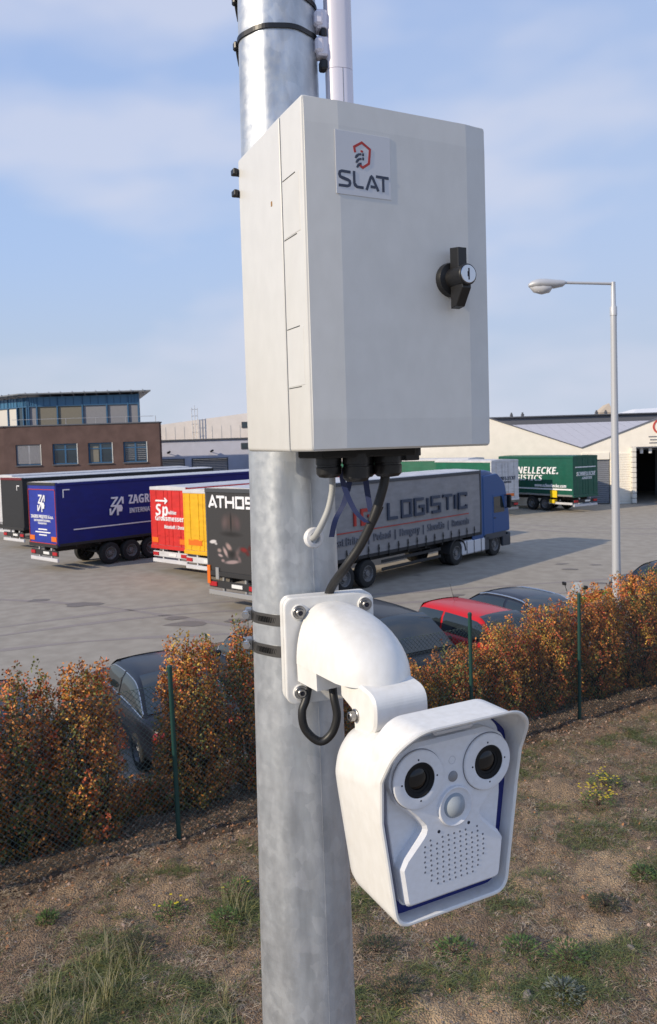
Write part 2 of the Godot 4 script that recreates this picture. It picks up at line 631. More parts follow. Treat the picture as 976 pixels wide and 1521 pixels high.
func build_antenna() -> void:
	var t := thing("radio_antenna", "white plastic antenna tube standing beside the mast behind the cabinet", "antenna", Vector3(0.033, 0, -1.15), 0.25)
	B()
	var rings := []
	for d in [[5.62, 0.8], [5.632, 0.97], [5.64, 1.0], [5.886, 1.0]]:
		var r := PackedVector3Array()
		for p in rrect(0.039 * d[1], 0.034 * d[1], 0.0145 * d[1], 5):
			r.append(Vector3(p.x, d[0], p.y))
		rings.append(r)
	loft(rings, true, true, true)
	done("end_cap", M.white_pvc, t)
	B()
	rings = []
	for d in [[5.8868, 0.99], [5.888, 1.0], [6.5, 1.0]]:
		var r := PackedVector3Array()
		for p in rrect(0.039 * d[1], 0.034 * d[1], 0.0145 * d[1], 5):
			r.append(Vector3(p.x, d[0], p.y))
		rings.append(r)
	loft(rings, true, true, true)
	done("radome", M.white_pvc, t)
	B()
	bar(Vector3(0.001, 5.64, 0.01695), Vector3(0.001, 5.886, 0.01695), 0.00045, 4)
	done("mould_line", M.letter_grey, t)
	for y in [5.955, 5.918]:
		B()
		box(Vector3(-0.0255, y, 0.0), Vector3(0.016, 0.027, 0.022), 0.002)
		box(Vector3(-0.031, y, 0.008), Vector3(0.012, 0.020, 0.014), 0.003)
		done("clip", M.white_pvc, t)
	B()
	box(Vector3(-0.024, 5.936, 0.004), Vector3(0.007, 0.012, 0.016), 0.001)
	box(Vector3(-0.024, 5.893, 0.002), Vector3(0.010, 0.014, 0.016), 0.002)
	done("clip_screw", M.black_plastic, t)

func build_cabinet() -> void:
	var t := thing("control_cabinet", "light grey plastic control cabinet with hinged door strapped high on the mast", "cabinet", Vector3(-0.0155, 5.342, -0.868), deg_to_rad(26.1))
	var W := 0.251
	var H := 0.395
	var ring := func(z: float, ins: float, r: float): return lift(rrect(W - ins * 2, H - ins * 2, r, 3, Vector2(W / 2, H / 2)), z)
	B()
	loft([ring.call(-0.2145, 0.003, 0.004), ring.call(-0.213, 0.0012, 0.005), ring.call(-0.0703, 0.0, 0.004), ring.call(-0.0693, 0.0008, 0.004)], true, true, true, true)
	done("base_shell", M.cabinet, t)
	B()
	loft([ring.call(-0.0720, 0.0038, 0.003), ring.call(-0.063, 0.0038, 0.003)], true, true, true, true)
	done("door_seal", M.cabinet_gap, t)
	# door: shallow frustum front
	var door := Node3D.new()
	B()
	loft([ring.call(-0.0656, 0.0009, 0.004), ring.call(-0.0646, 0.0, 0.004), ring.call(-0.0085, 0.0002, 0.004), ring.call(-0.0066, 0.0009, 0.0042), ring.call(-0.0056, 0.0026, 0.005)], true, true, false, true)
	# the middle stands a little proud: tall side bevels, fainter ones above and below
	var gx := [0.0026, 0.043, W - 0.033, W - 0.0026]
	var gy := [0.0026, 0.036, H - 0.030, H - 0.0026]
	var ax := [-0.0040, 0.0, 0.0, -0.0040]
	var ay := [-0.0012, 0.0, 0.0, -0.0012]
	for i in 3:
		for j in 3:
			var pts := []
			for k in [[0, 0], [1, 0], [1, 1], [0, 1]]:
				pts.append(Vector3(gx[i + k[0]], gy[j + k[1]], ax[i + k[0]] + ay[j + k[1]]))
			quad(pts[0], pts[1], pts[2], pts[3], Vector3.BACK)
	for i in 3:
		for j in [0, 3]:
			quad(Vector3(gx[i], gy[j], -0.0056), Vector3(gx[i + 1], gy[j], -0.0056), Vector3(gx[i + 1], gy[j], ax[i + 1] + ay[j]), Vector3(gx[i], gy[j], ax[i] + ay[j]), Vector3(0, j - 1.5, 0))
			quad(Vector3(gx[j], gy[i], -0.0056), Vector3(gx[j], gy[i + 1], -0.0056), Vector3(gx[j], gy[i + 1], ax[j] + ay[i + 1]), Vector3(gx[j], gy[i], ax[j] + ay[i]), Vector3(j - 1.5, 0, 0))
	door = done("door", M.cabinet, t)
	for y in [[0.248, 0.3165], [0.075, 0.144]]:
		B()
		box(Vector3(0.0002, (y[0] + y[1]) / 2, -0.040), Vector3(0.0010, y[1] - y[0] - 0.0024, 0.046), 0.0005)
		done("hinge_cover", M.cabinet, door)
		for e in y:
			B()
			box(Vector3(0.0001, e, -0.045), Vector3(0.0009, 0.0009, 0.036))
			done("hinge_joint", M.cabinet_gap, door)
	# sticker with emblem and lettering
	B()
	box(Vector3(0.0735, 0.3243, 0.0003), Vector3(0.0712, 0.0708, 0.0007), 0.0002)
	var s := done("sticker", M.sticker, door, "square grey sticker with red emblem")
	var at := Transform3D(Basis.IDENTITY, Vector3(0, 0, 0.0007))
	var mm := func(pts: Array): return pts.map(func(p): return Vector2(p[0], p[1]) / 1000.0)
	strokes("emblem_outline", [mm.call([[63.0, 337.2], [61.9, 343.3], [71.9, 349.2], [82.3, 342.8], [80.6, 326.8], [72.4, 321.3], [66.6, 325.0]])], 0.0027, 0.0003, at, M.ink_red, s)
	var arcs := []
	for k in 3:
		var y := 334.2 - k * 5.2
		arcs.append(mm.call([[63.2 + k * 0.9, y - 3.2], [64.6 + k * 0.8, y - 0.4], [67.2 + k * 0.6, y + 1.2], [71.0, y + 1.9]]))
	for k in 2:
		arcs.append(mm.call([[73.2, 331.2 + k * 4.6 - 1.6], [73.2, 331.2 + k * 4.6 + 1.6]]))
	strokes("emblem_stripes", arcs, 0.0023, 0.0003, at, M.ink, s)
	strokes("emblem_point", [mm.call([[70.0, 339.5], [73.2, 339.2]])], 0.0022, 0.0003, at, M.ink_red, s)
	strokes("lettering", [mm.call([[56.4, 314.2], [45.2, 314.4], [42.6, 313.2], [41.9, 310.6], [42.8, 308.2], [45.2, 306.9], [52.6, 305.6], [54.9, 304.4], [55.5, 302.0], [54.6, 299.6], [52.0, 298.5], [40.8, 298.4]]),
		mm.call([[60.9, 316.2], [60.9, 303.0], [61.8, 300.3], [64.4, 298.9], [72.8, 298.7]]),
		mm.call([[76.6, 296.9], [82.4, 311.6], [83.6, 312.6], [84.8, 311.6], [92.2, 296.9]]), mm.call([[82.0, 301.2], [88.2, 301.0]]),
		mm.call([[89.4, 313.4], [106.2, 313.1]]), mm.call([[98.8, 312.6], [98.8, 296.9]])], 0.0031, 0.0003, at, M.ink, s)
	# swing handle with key lock
	var hd := Node3D.new()
	B(Transform3D(Basis(Vector3.RIGHT, PI / 2), Vector3(0.1895, 0.2022, 0)))
	lathe([Vector2(0.0205, -0.001), Vector2(0.0205, 0.003), Vector2(0.0192, 0.0075), Vector2(0.0125, 0.0085), Vector2(0.0118, 0.026)], 32)
	hd = done("lock_handle", M.black_plastic, door)
	B(Transform3D(Basis.IDENTITY, Vector3(0.1895, 0.2022, 0)))
	# wing grip: upper and lower arms with chamfered outer ends
	for sy in [1.0, -1.0]:
		var prof := PackedVector2Array([Vector2(0.0095, 0.002), Vector2(0.0260, 0.002), Vector2(0.0260, 0.0335), Vector2(0.0095, 0.036)])
		if sy < 0:
			prof = PackedVector2Array([Vector2(0.0095, 0.002), Vector2(0.033, 0.002), Vector2(0.0335, 0.015), Vector2(0.0205, 0.0345), Vector2(0.0095, 0.036)])
		var kx := X
		X = X * Transform3D(Basis(Vector3(0, 0, 1), Vector3(0, sy, 0), Vector3(-1, 0, 0)), Vector3.ZERO)
		extrude(prof, -0.0062, 0.0062, 0.0008)
		X = kx
	done("wing_grip", M.black_plastic, hd)
	B(Transform3D(Basis(Vector3.RIGHT, PI / 2), Vector3(0.1895, 0.2022, 0)))
	lathe([Vector2(0.0118, 0.0100), Vector2(0.0125, 0.0360), Vector2(0.0116, 0.0372), Vector2(0.0106, 0.0372), Vector2(0.0106, 0.0362)], 32)
	done("lock_collar", M.black_plastic, hd)
	B(Transform3D(Basis(Vector3.RIGHT, PI / 2), Vector3(0.1895, 0.2022, 0)))
	lathe([Vector2(0.0106, 0.0362), Vector2(0.0106, 0.0376), Vector2(0.0100, 0.0382), Vector2(0.0, 0.0382)], 28)
	var cyl := done("lock_cylinder", M.chrome, hd)
	B()
	box(Vector3(0.1898, 0.2022, 0.0382), Vector3(0.0017, 0.0135, 0.0006))
	box(Vector3(0.1885, 0.2022, 0.0381), Vector3(0.0014, 0.006, 0.0006))
	done("keyway", M.hole, hd)
	# rust spot on the base
	B()
	box(Vector3(0.0000, 0.3015, -0.099), Vector3(0.0007, 0.006, 0.0035), 0.0003)
	done("rust_spot", M.rust_stain, t)
	# mounting rails behind, their ends showing
	for y in [0.3765, 0.3485]:
		B()
		box(Vector3(0.118, y, -0.2165), Vector3(0.248, 0.010, 0.004), 0.001)
		box(Vector3(-0.004, y, -0.216), Vector3(0.006, 0.008, 0.012), 0.001)
		done("mounting_rail", M.black_plastic, t)
	B()
	box(Vector3(0.212, -0.006, -0.145), Vector3(0.030, 0.0115, 0.03), 0.001)
	box(Vector3(0.188, -0.009, -0.1), Vector3(0.022, 0.016, 0.018), 0.001)
	done("foot_bracket", M.black_plastic, t)
	# cable glands under the floor
	B()
	box(Vector3(0.110, -0.004, -0.103), Vector3(0.135, 0.011, 0.075), 0.002)
	done("gland_plate", M.black_matt, t)
	for g in [[0.066, -0.098, 0.0165, -0.034], [0.097, -0.082, 0.0175, -0.040], [0.126, -0.118, 0.017, -0.037], [0.153, -0.098, 0.019, -0.0365], [0.083, -0.128, 0.016, -0.034]]:
		B(Transform3D(Basis.IDENTITY, Vector3(g[0], 0, g[1])))
		lathe([Vector2(g[2], -0.005), Vector2(g[2], -0.018), Vector2(g[2] * 0.93, -0.0185), Vector2(g[2] * 0.93, -0.021), Vector2(g[2], -0.0215), Vector2(g[2] * 0.97, g[3] + 0.004), Vector2(g[2] * 0.75, g[3]), Vector2(0.006, g[3] - 0.001)], 10)
		done("cable_gland", M.black_plastic, t)

func local(t: Transform3D, p: Vector3) -> Vector3:
	return t * p

func build_cables() -> void:
	B()
	tube(curve([Vector3(0.0035, 5.33, -1.075), Vector3(0.0055, 5.30, -1.07), Vector3(0.0042, 5.282, -1.07), Vector3(-0.0015, 5.2596, -1.07), Vector3(-0.0105, 5.2397, -1.072), Vector3(-0.0195, 5.2235, -1.082), Vector3(-0.0245, 5.217, -1.097), Vector3(-0.03, 5.214, -1.12)], 7), 0.0046, 10)
	tag(done("cable", M.grey_cable), "thin light grey cable from under the cabinet into the white grommet", "cable")
	B()
	tube(curve([Vector3(0.0775, 5.325, -1.03), Vector3(0.0756, 5.3035, -1.03), Vector3(0.0695, 5.2802, -1.03), Vector3(0.0575, 5.2473, -1.032), Vector3(0.04, 5.2117, -1.04), Vector3(0.0175, 5.1789, -1.05), Vector3(0.0, 5.150, -1.075), Vector3(-0.010, 5.12, -1.087), Vector3(-0.012, 5.09, -1.09)], 7), 0.0063, 12)
	tag(done("cable", M.black_rubber), "thick black cable hanging from the cabinet down behind the white mounting plate", "cable")
	B()
	tube(curve([Vector3(0.0700, 5.265, -1.036), Vector3(0.0575, 5.2393, -1.038), Vector3(0.036, 5.2037, -1.046), Vector3(0.0125, 5.1709, -1.056), Vector3(-0.006, 5.142, -1.080), Vector3(-0.014, 5.11, -1.09)], 7), 0.0035, 8)
	tag(done("cable", M.black_rubber), "thin black wire running along the underside of the thick black cable", "cable")
	B()
	tube(curve([Vector3(-0.034, 5.03, -1.066), Vector3(-0.0395, 5.002, -1.05), Vector3(-0.0457, 4.984, -1.045), Vector3(-0.0419, 4.9598, -1.045), Vector3(-0.023, 4.9425, -1.045), Vector3(-0.0063, 4.9526, -1.045), Vector3(0.0019, 4.9767, -1.045), Vector3(-0.0018, 5.0041, -1.05), Vector3(-0.004, 5.03, -1.066)], 8), 0.0058, 12)
	tag(done("cable", M.black_rubber), "short black cable loop hanging out below the white mounting plate", "cable")
	var g := "blue ties dangling below the cabinet"
	var flat := func(pts: Array, label: String):
		B()
		var rings := []
		for p in curve(pts, 6):
			rings.append(PackedVector3Array([p + Vector3(-0.0038, 0, -0.001), p + Vector3(0.0038, 0, 0.001), p + Vector3(0.0038, 0, 0.0022), p + Vector3(-0.0038, 0, 0.0002)]))
		loft(rings, true, true, true, false, false, FLAT)
		tag(done("blue_tie", M.blue_tie), label, "cable tie", g)
	flat.call([Vector3(0.017, 5.318, -1.028), Vector3(0.0202, 5.2955, -1.03), Vector3(0.0279, 5.2731, -1.03), Vector3(0.0371, 5.2562, -1.028), Vector3(0.0495, 5.2445, -1.026)], "blue tie curling right to the thick black cable, middle one of three")
	flat.call([Vector3(0.049, 5.32, -1.04), Vector3(0.0499, 5.3024, -1.04), Vector3(0.0521, 5.2828, -1.04), Vector3(0.0555, 5.2576, -1.038)], "blue tie hanging straight down, beside the thick black cable")
	flat.call([Vector3(0.030, 5.315, -1.06), Vector3(0.0279, 5.2937, -1.06), Vector3(0.0201, 5.2683, -1.06), Vector3(0.0081, 5.2458, -1.062), Vector3(0.002, 5.22, -1.08)], "narrow dark blue tie slanting left onto the mast below the cabinet")

func build_mount() -> void:
	var o := Vector3(-0.0035, 5.064, -1.065)
	var t := thing("camera_bracket", "white wall mount with four bolts and domed elbow arm clamped on the mast", "camera mount", o, deg_to_rad(17))
	var pl := func(z: float, ins: float): return lift(rrect(0.130 - ins * 2, 0.148 - ins * 2, 0.013, 5, Vector2(0, 0.003)), z)
	B()
	loft([pl.call(-0.026, 0.0), pl.call(-0.011, 0.0)], true, true, true, true)
	done("back_plate", M.white_paint, t)
	B()
	loft([pl.call(-0.012, 0.0012), pl.call(-0.0092, 0.0012)], true, true, true, true)
	done("gasket", M.black_rubber, t)
	B()
	loft([pl.call(-0.0096, 0.0), pl.call(-0.002, 0.0), pl.call(-0.0004, 0.0006), pl.call(0.0, 0.0022)], true, true, true, true)
	var fp := done("front_plate", M.white_paint, t)
	for p in [Vector2(-0.044, 0.057), Vector2(0.052, 0.060), Vector2(-0.045, -0.054), Vector2(0.050, -0.054)]:
		var bx := Transform3D(Basis(Vector3.RIGHT, PI / 2), Vector3(p.x, p.y, 0))
		B(bx)
		lathe([Vector2(0.0112, -0.002), Vector2(0.0112, 0.0012), Vector2(0.0100, 0.0022), Vector2(0.0085, 0.0012)], 24)
		done("bolt_seat", M.white_paint, fp)
		B(bx)
		lathe([Vector2(0.0092, 0.0), Vector2(0.0092, 0.0024), Vector2(0.0086, 0.003), Vector2(0.0062, 0.003), Vector2(0.0060, 0.0075), Vector2(0.0052, 0.0084), Vector2(0.0034, 0.0084)], 24)
		var bolt := done("bolt", M.stainless, fp)
		B(bx)
		lathe([Vector2(0.0034, 0.0084), Vector2(0.0034, 0.0078), Vector2(0, 0.0078)], 6)
		done("bolt_socket", M.hole, fp)
	# elbow arm, turned towards the camera body
	var ex := Transform3D(Basis(Vector3.UP, deg_to_rad(12)), Vector3(0.0, -0.006, -0.004))
	B(ex)
	var plan := func(h: float, w: float, tip: float):
		var r := PackedVector3Array()
		var run := maxf(tip - w, 0.0)
		r.append(Vector3(-w, h, 0))
		for i in 25:
			var a := PI * i / 24.0
			r.append(Vector3(-cos(a) * w, h, run * pow(sin(a), 0.02) + sin(a) * (tip - run)))
		r.append(Vector3(w, h, 0))
		return r
	var rings := []
	for i in 15:
		var u := sin(PI / 2 * i / 14.0)
		var c := sqrt(maxf(1.0 - u * u, 0.0))
		rings.append(plan.call(-0.006 + 0.080 * u, 0.0525 * pow(c, 0.72) + 0.0004, 0.156 * pow(c, 0.95) + 0.0006))
	loft(rings, false, false, true)
	cap(rings[0], Vector3.DOWN)
	# skirt by the plate, with its flat notch face
	var sk := [plan.call(-0.0065, 0.0523, 0.05), plan.call(-0.030, 0.0518, 0.05)]
	for j in 2:
		var r: PackedVector3Array = sk[j]
		for i in r.size():
			r[i].z = minf(r[i].z * 10.0, 0.055)
		sk[j] = r
	loft(sk, false, false, false, false, false, FLAT)
	cap(sk[1], Vector3.DOWN)
	done("elbow_arm", M.white_paint, t)

func build_camera() -> void:
	var o := Vector3(0.134, 4.9688, -0.88)
	var t := thing("security_camera", "white twin-lens security camera with owl-like face and hooded weather shell", "camera", o, deg_to_rad(27))
	# outline of the shell
	var outline := func(g: float, top: float, wide: float):
		# g: sideways growth; wide: half width of the flat top
		var sh := top - 0.030
		var pts := [[Vector2(-0.0780 - g, -0.1695 - g), 0.024], [Vector2(0.0790 + g, -0.1695 - g), 0.024], [Vector2(0.0985 + g, -0.045), 0.06], [Vector2(0.1015 + g, minf(sh - 0.02, 0.01)), 0.04], [Vector2(0.0960 + g, sh + 0.006), 0.05], [Vector2(wide + g, top), 0.045], [Vector2(-wide - g, top), 0.045], [Vector2(-0.0935 - g, sh + 0.006), 0.05], [Vector2(-0.0985 - g, minf(sh - 0.02, 0.01)), 0.04], [Vector2(-0.0955 - g, -0.045), 0.06]]
		return rounded(pts, 0.02, 8)
	var rings := []
	for d in [[-0.1225, -0.026], [-0.121, -0.014], [-0.116, -0.006], [-0.109, -0.001], [-0.095, 0.001], [-0.05, 0.001], [-0.020, 0.001]]:
		rings.append(lift(outline.call(d[1], 0.032 + d[1] * 0.6 + (d[0] + 0.1) * 0.17, 0.074 - (d[0] + 0.11) * 0.06), d[0]))
	var hood := func(p: Vector2) -> float:
		var k := maxf(p.y + 0.012, 0.0)
		return -0.003 + 0.60 * k * k / (k + 0.012)
	var lip := func(p: PackedVector2Array, dz: float):
		var r := PackedVector3Array()
		for v in p:
			r.append(Vector3(v.x, v.y, hood.call(v) + dz))
		return r
	var base: PackedVector2Array = outline.call(0.001, 0.0710, 0.066)
	var inn := PackedVector2Array()
	var n := base.size()
	for k in n:
		var e := (base[(k + 1) % n] - base[(k - 1 + n) % n]).normalized()
		inn.append(base[k] + Vector2(-e.y, e.x) * 0.0052)
	rings.append(lip.call(base, -0.0016))
	B()
	loft(rings, true, true, false)
	var mid := PackedVector2Array()
	for k in n:
		mid.append(base[k].lerp(inn[k], 0.35))
	var mid2 := PackedVector2Array()
	for k in n:
		mid2.append(base[k].lerp(inn[k], 0.75))
	loft([lip.call(base, -0.0016), lip.call(mid, 0.0), lip.call(mid2, 0.0), lip.call(inn, -0.0014)], true, false, false, true, false, 30)
	loft([lip.call(inn, -0.0014), lift(inn, -0.027)], true, false, false, false, true, 50)
	done("shell", M.white_paint, t)
	# navy gasket tray inside
	var tray := PackedVector2Array()
	for p in inn:
		tray.append(Vector2(p.x * 0.998, minf(p.y, 0.060)))
	B()
	loft([lift(tray, -0.027), lift(tray, -0.023)], true, true, true, false, false, FLAT)
	done("gasket_tray", M.navy_rubber, t)
	# face panel
	var face := rounded([[Vector2(-0.0665, -0.153), 0.012], [Vector2(0.0665, -0.153), 0.012], [Vector2(0.080, -0.05), 0.02], [Vector2(0.080, 0.03), 0.02], [Vector2(0.062, 0.050), 0.01], [Vector2(-0.062, 0.050), 0.01], [Vector2(-0.080, 0.03), 0.02], [Vector2(-0.080, -0.05), 0.02]], 0.01, 5)
	B()
	loft([lift(face, -0.024), lift(face, -0.0165), lift(inset(face, 0.001), -0.0155)], true, false, true, true)
	var fp := done("face_panel", M.white_panel, t)
	# raised owl face: lens circles, waist, speaker apron
	var half := [Vector2(0, -0.1475)]
	half += [[Vector2(0.0670, -0.1475), 0.010], [Vector2(0.0735, -0.101), 0.006], [Vector2(0.0668, -0.090), 0.006], [Vector2(0.0375, -0.062), 0.010], [Vector2(0.0525, -0.0455), 0.006], [Vector2(0.0745, -0.026), 0.008], [Vector2(0.0855, 0.0), 0.02], [Vector2(0.0760, 0.028), 0.02], [Vector2(0.050, 0.040), 0.015]]
	var rp := rounded(half + [Vector2(0.0, 0.040)] + mirror(half), 0.004, 4)
	B()
	extrude(rp, -0.0155, 0.0, 0.0042, false)
	var owl := done("raised_face", M.white_panel, fp)
	for s in [-1.0, 1.0]:
		var lx := Transform3D(Basis(Vector3.RIGHT, PI / 2), Vector3(0.0488 * s, 0.0, 0))
		B(lx)
		lathe([Vector2(0.0338, -0.016), Vector2(0.0338, 0.0026), Vector2(0.0328, 0.0036), Vector2(0.0215, 0.0052), Vector2(0.0205, 0.0048), Vector2(0.0200, 0.0008)], 48)
		var mod := done("lens_module", M.white_panel, t)
		B(lx)
		lathe([Vector2(0.0346, 0.0002), Vector2(0.0343, 0.0006), Vector2(0.0337, 0.0005)], 48)
		done("module_joint", M.letter_grey, mod)
		B(lx)
		lathe([Vector2(0.0203, 0.0008), Vector2(0.0199, 0.0048), Vector2(0.0188, 0.0052), Vector2(0.0170, 0.0032), Vector2(0.0152, 0.0026), Vector2(0.0150, 0.0016), Vector2(0.0122, 0.0012), Vector2(0.0, 0.0010)], 40)
		done("lens_barrel", M.lens_ring, mod)
		B(lx)
		lathe([Vector2(0.0122, 0.0012), Vector2(0.009, 0.0030), Vector2(0.005, 0.0040), Vector2(0.0, 0.0044)], 32)
		done("lens_glass", M.lens_glass, mod)
		for k in 4:
			var a := PI / 2 * k + 0.04
			B(Transform3D(Basis(Vector3.RIGHT, PI / 2), Vector3(0.0488 * s + cos(a) * 0.0237, sin(a) * 0.0237, 0.0040)))
			lathe([Vector2(0, 0.0011), Vector2(0.0011, 0.0011), Vector2(0.0013, 0)], 8)
			done("module_screw", M.hole, mod)
	# motion sensor in a dished ring
	var px := Transform3D(Basis(Vector3.RIGHT, PI / 2), Vector3(0.001, -0.0425, 0))
	B(px)
	lathe([Vector2(0.0238, -0.001), Vector2(0.0232, 0.0034), Vector2(0.0222, 0.0040), Vector2(0.0205, 0.0030), Vector2(0.0165, 0.0006), Vector2(0.0140, 0.0006)], 40)
	done("sensor_dish", M.white_panel, owl)
	B(px)
	lathe([Vector2(0.0150, 0.0004), Vector2(0.0140, 0.0014), Vector2(0.0118, 0.0052), Vector2(0.0075, 0.0086), Vector2(0.0, 0.0099)], 32)
	done("motion_sensor", M.pir, t)
	B(Transform3D(Basis(Vector3.RIGHT, PI / 2), Vector3(0, -0.0078, 0)))
	lathe([Vector2(0.0066, -0.001), Vector2(0.0062, 0.0012), Vector2(0.004, 0.003), Vector2(0, 0.0036)], 20)
	done("light_sensor", M.grey_lens, t)
	B(Transform3D(Basis(Vector3.RIGHT, PI / 2), Vector3(-0.0005, 0.0115, 0)))
	lathe([Vector2(0.0050, -0.001), Vector2(0.0048, 0.0004), Vector2(0.0042, 0.0004), Vector2(0.0040, -0.0004), Vector2(0, -0.0004)], 20)
	done("indicator_window", M.sticker, t)
	for s in [-1.0, 1.0]:
		B(Transform3D(Basis(Vector3.RIGHT, PI / 2), Vector3(0.0212 * s, -0.0682, 0)))
		lathe([Vector2(0.0020, -0.0002), Vector2(0.0020, 0.0003), Vector2(0, 0.0003)], 14)
		done("microphone_hole", M.hole, owl)
	# loudspeaker holes on a round grid
	B()
	for j in 10:
		for i in 11:
			var p := Vector2((i - 5) * 0.0083 + (j % 2) * 0.0008, -0.0755 - j * 0.0059)
			if (p - Vector2(0.0, -0.098)).length() < 0.0445 and not (j == 0 and i in [2, 8]):
				var kx := X
				X = Transform3D(Basis(Vector3.RIGHT, PI / 2), Vector3(p.x, p.y, 0))
				lathe([Vector2(0.00135, -0.0002), Vector2(0.00130, 0.00025), Vector2(0, 0.00025)], 8)
				X = kx
	done("speaker_holes", M.letter_grey, owl).set_meta("kind", "stuff")
	# name plate under the hood
	B()
	box(Vector3(0.0, 0.050, -0.004), Vector3(0.056, 0.008, 0.020), 0.003)
	done("hood_clip", M.sticker, t)
	B()
	box(Vector3(-0.006, 0.0550, 0.003), Vector3(0.028, 0.004, 0.012), 0.002)
	done("hood_button", M.navy_rubber, t)
	# swivel neck on top
	# a short drum on a cross axis, its rounded front towards the viewer
	B(Transform3D(Basis(Vector3(0, 0, 1), Vector3(0, 1, 0), Vector3(-1, 0, 0)), Vector3(0.002, 0, 0)))
	var drum := rounded([[Vector2(-0.140, 0.088), 0.004], [Vector2(-0.098, 0.089), 0.05], [Vector2(-0.052, 0.082), 0.05], [Vector2(-0.052, 0.043), 0.03], [Vector2(-0.082, 0.020), 0.02], [Vector2(-0.104, 0.020), 0.004], [Vector2(-0.108, 0.050), 0.006], [Vector2(-0.139, 0.060), 0.006]], 0.01, 9)
	extrude(drum, 0.0, 0.0735, 0.0030)
	var neck := done("swivel_neck", M.white_paint, t)
	var sx := Transform3D(Basis(Vector3.BACK, PI / 2), Vector3(-0.0712, 0.0475, -0.099))
	B(sx)
	lathe([Vector2(0.0082, -0.004), Vector2(0.0082, 0.0020), Vector2(0.0074, 0.0026), Vector2(0.0060, 0.0026), Vector2(0.0058, 0.0095), Vector2(0.0048, 0.0105), Vector2(0.003, 0.0105)], 20)
	done("neck_screw", M.stainless, neck)
	B(sx)
	lathe([Vector2(0.003, 0.0105), Vector2(0.003, 0.009), Vector2(0, 0.009)], 6)
	done("screw_socket", M.hole, neck)

func mirror(half: Array) -> Array:
	var out := []
	for i in range(half.size() - 1, 0, -1):
		var p = half[i]
		if p is Array:
			out.append([Vector2(-p[0].x, p[0].y), p[1]])
		else:
			out.append(Vector2(-p.x, p.y))
	return out

# ---------- bank, fence and hedge ----------
# s runs along the fence (to the right and away), q across it (away from the viewer)
const F0 := Vector3(-2.053, 0, -9.186)
const FS := Vector3(0.8640, 0, -0.5035)
const FQ := Vector3(-0.5035, 0, -0.8640)
var rough := FastNoiseLite.new()
var patch := FastNoiseLite.new()

func fence_at(s: float, q: float, y := 0.0) -> Vector3:
	return F0 + FS * s + FQ * q + Vector3.UP * y

func to_sq(p: Vector3) -> Vector2:
	var d := p - F0
	return Vector2(d.dot(FS), d.dot(FQ))

func bank_y(s: float, q: float) -> float:
	var y := 0.6
	if q < 0.0:
		y += -q * 0.035
	else:
		y -= smoothstep(0.1, 2.0, q) * 0.28
	return y + rough.get_noise_2d(s * 1.0, q * 1.0) * 0.07 + rough.get_noise_2d(s * 5.0 + 40, q * 5.0) * 0.03 + rough.get_noise_2d(s * 13.0, q * 13.0 + 9) * 0.022

func sand(s: float, q: float) -> float:
	var v := patch.get_noise_2d(s * 0.9, q * 1.3)
	var k := clampf((v - 0.10) * 2.6, 0, 1) * 0.8
	for p in [[1.15, -4.25, 0.55, 0.28], [0.75, -4.1, 0.3, 0.2], [3.6, -3.45, 0.5, 0.22], [-1.5, -0.55, 0.5, 0.16], [-0.55, -1.0, 0.55, 0.2], [2.55, -4.1, 0.35, 0.2]]:
		var d := Vector2((s - p[0]) / p[2], (q - p[1]) / p[3]).length() + v * 1.2
		k = maxf(k, clampf((1.25 - d) * 2.0, 0, 1))
	return k

func green(s: float, q: float) -> float:
	# more grass low down on the left
	var v := patch.get_noise_2d(s * 1.4 + 71, q * 1.4 + 31) * 1.2
	var near := clampf((-q - 1.1) / 2.2, 0, 1)
	var left := clampf((1.6 - (s + 0.28 * -q)) / 2.5, 0, 1)
	return clampf(v * 1.4 + near * left * 0.75 + near * 0.22 - 0.14, 0, 1) * (1.0 - 0.9 * sand(s, q))

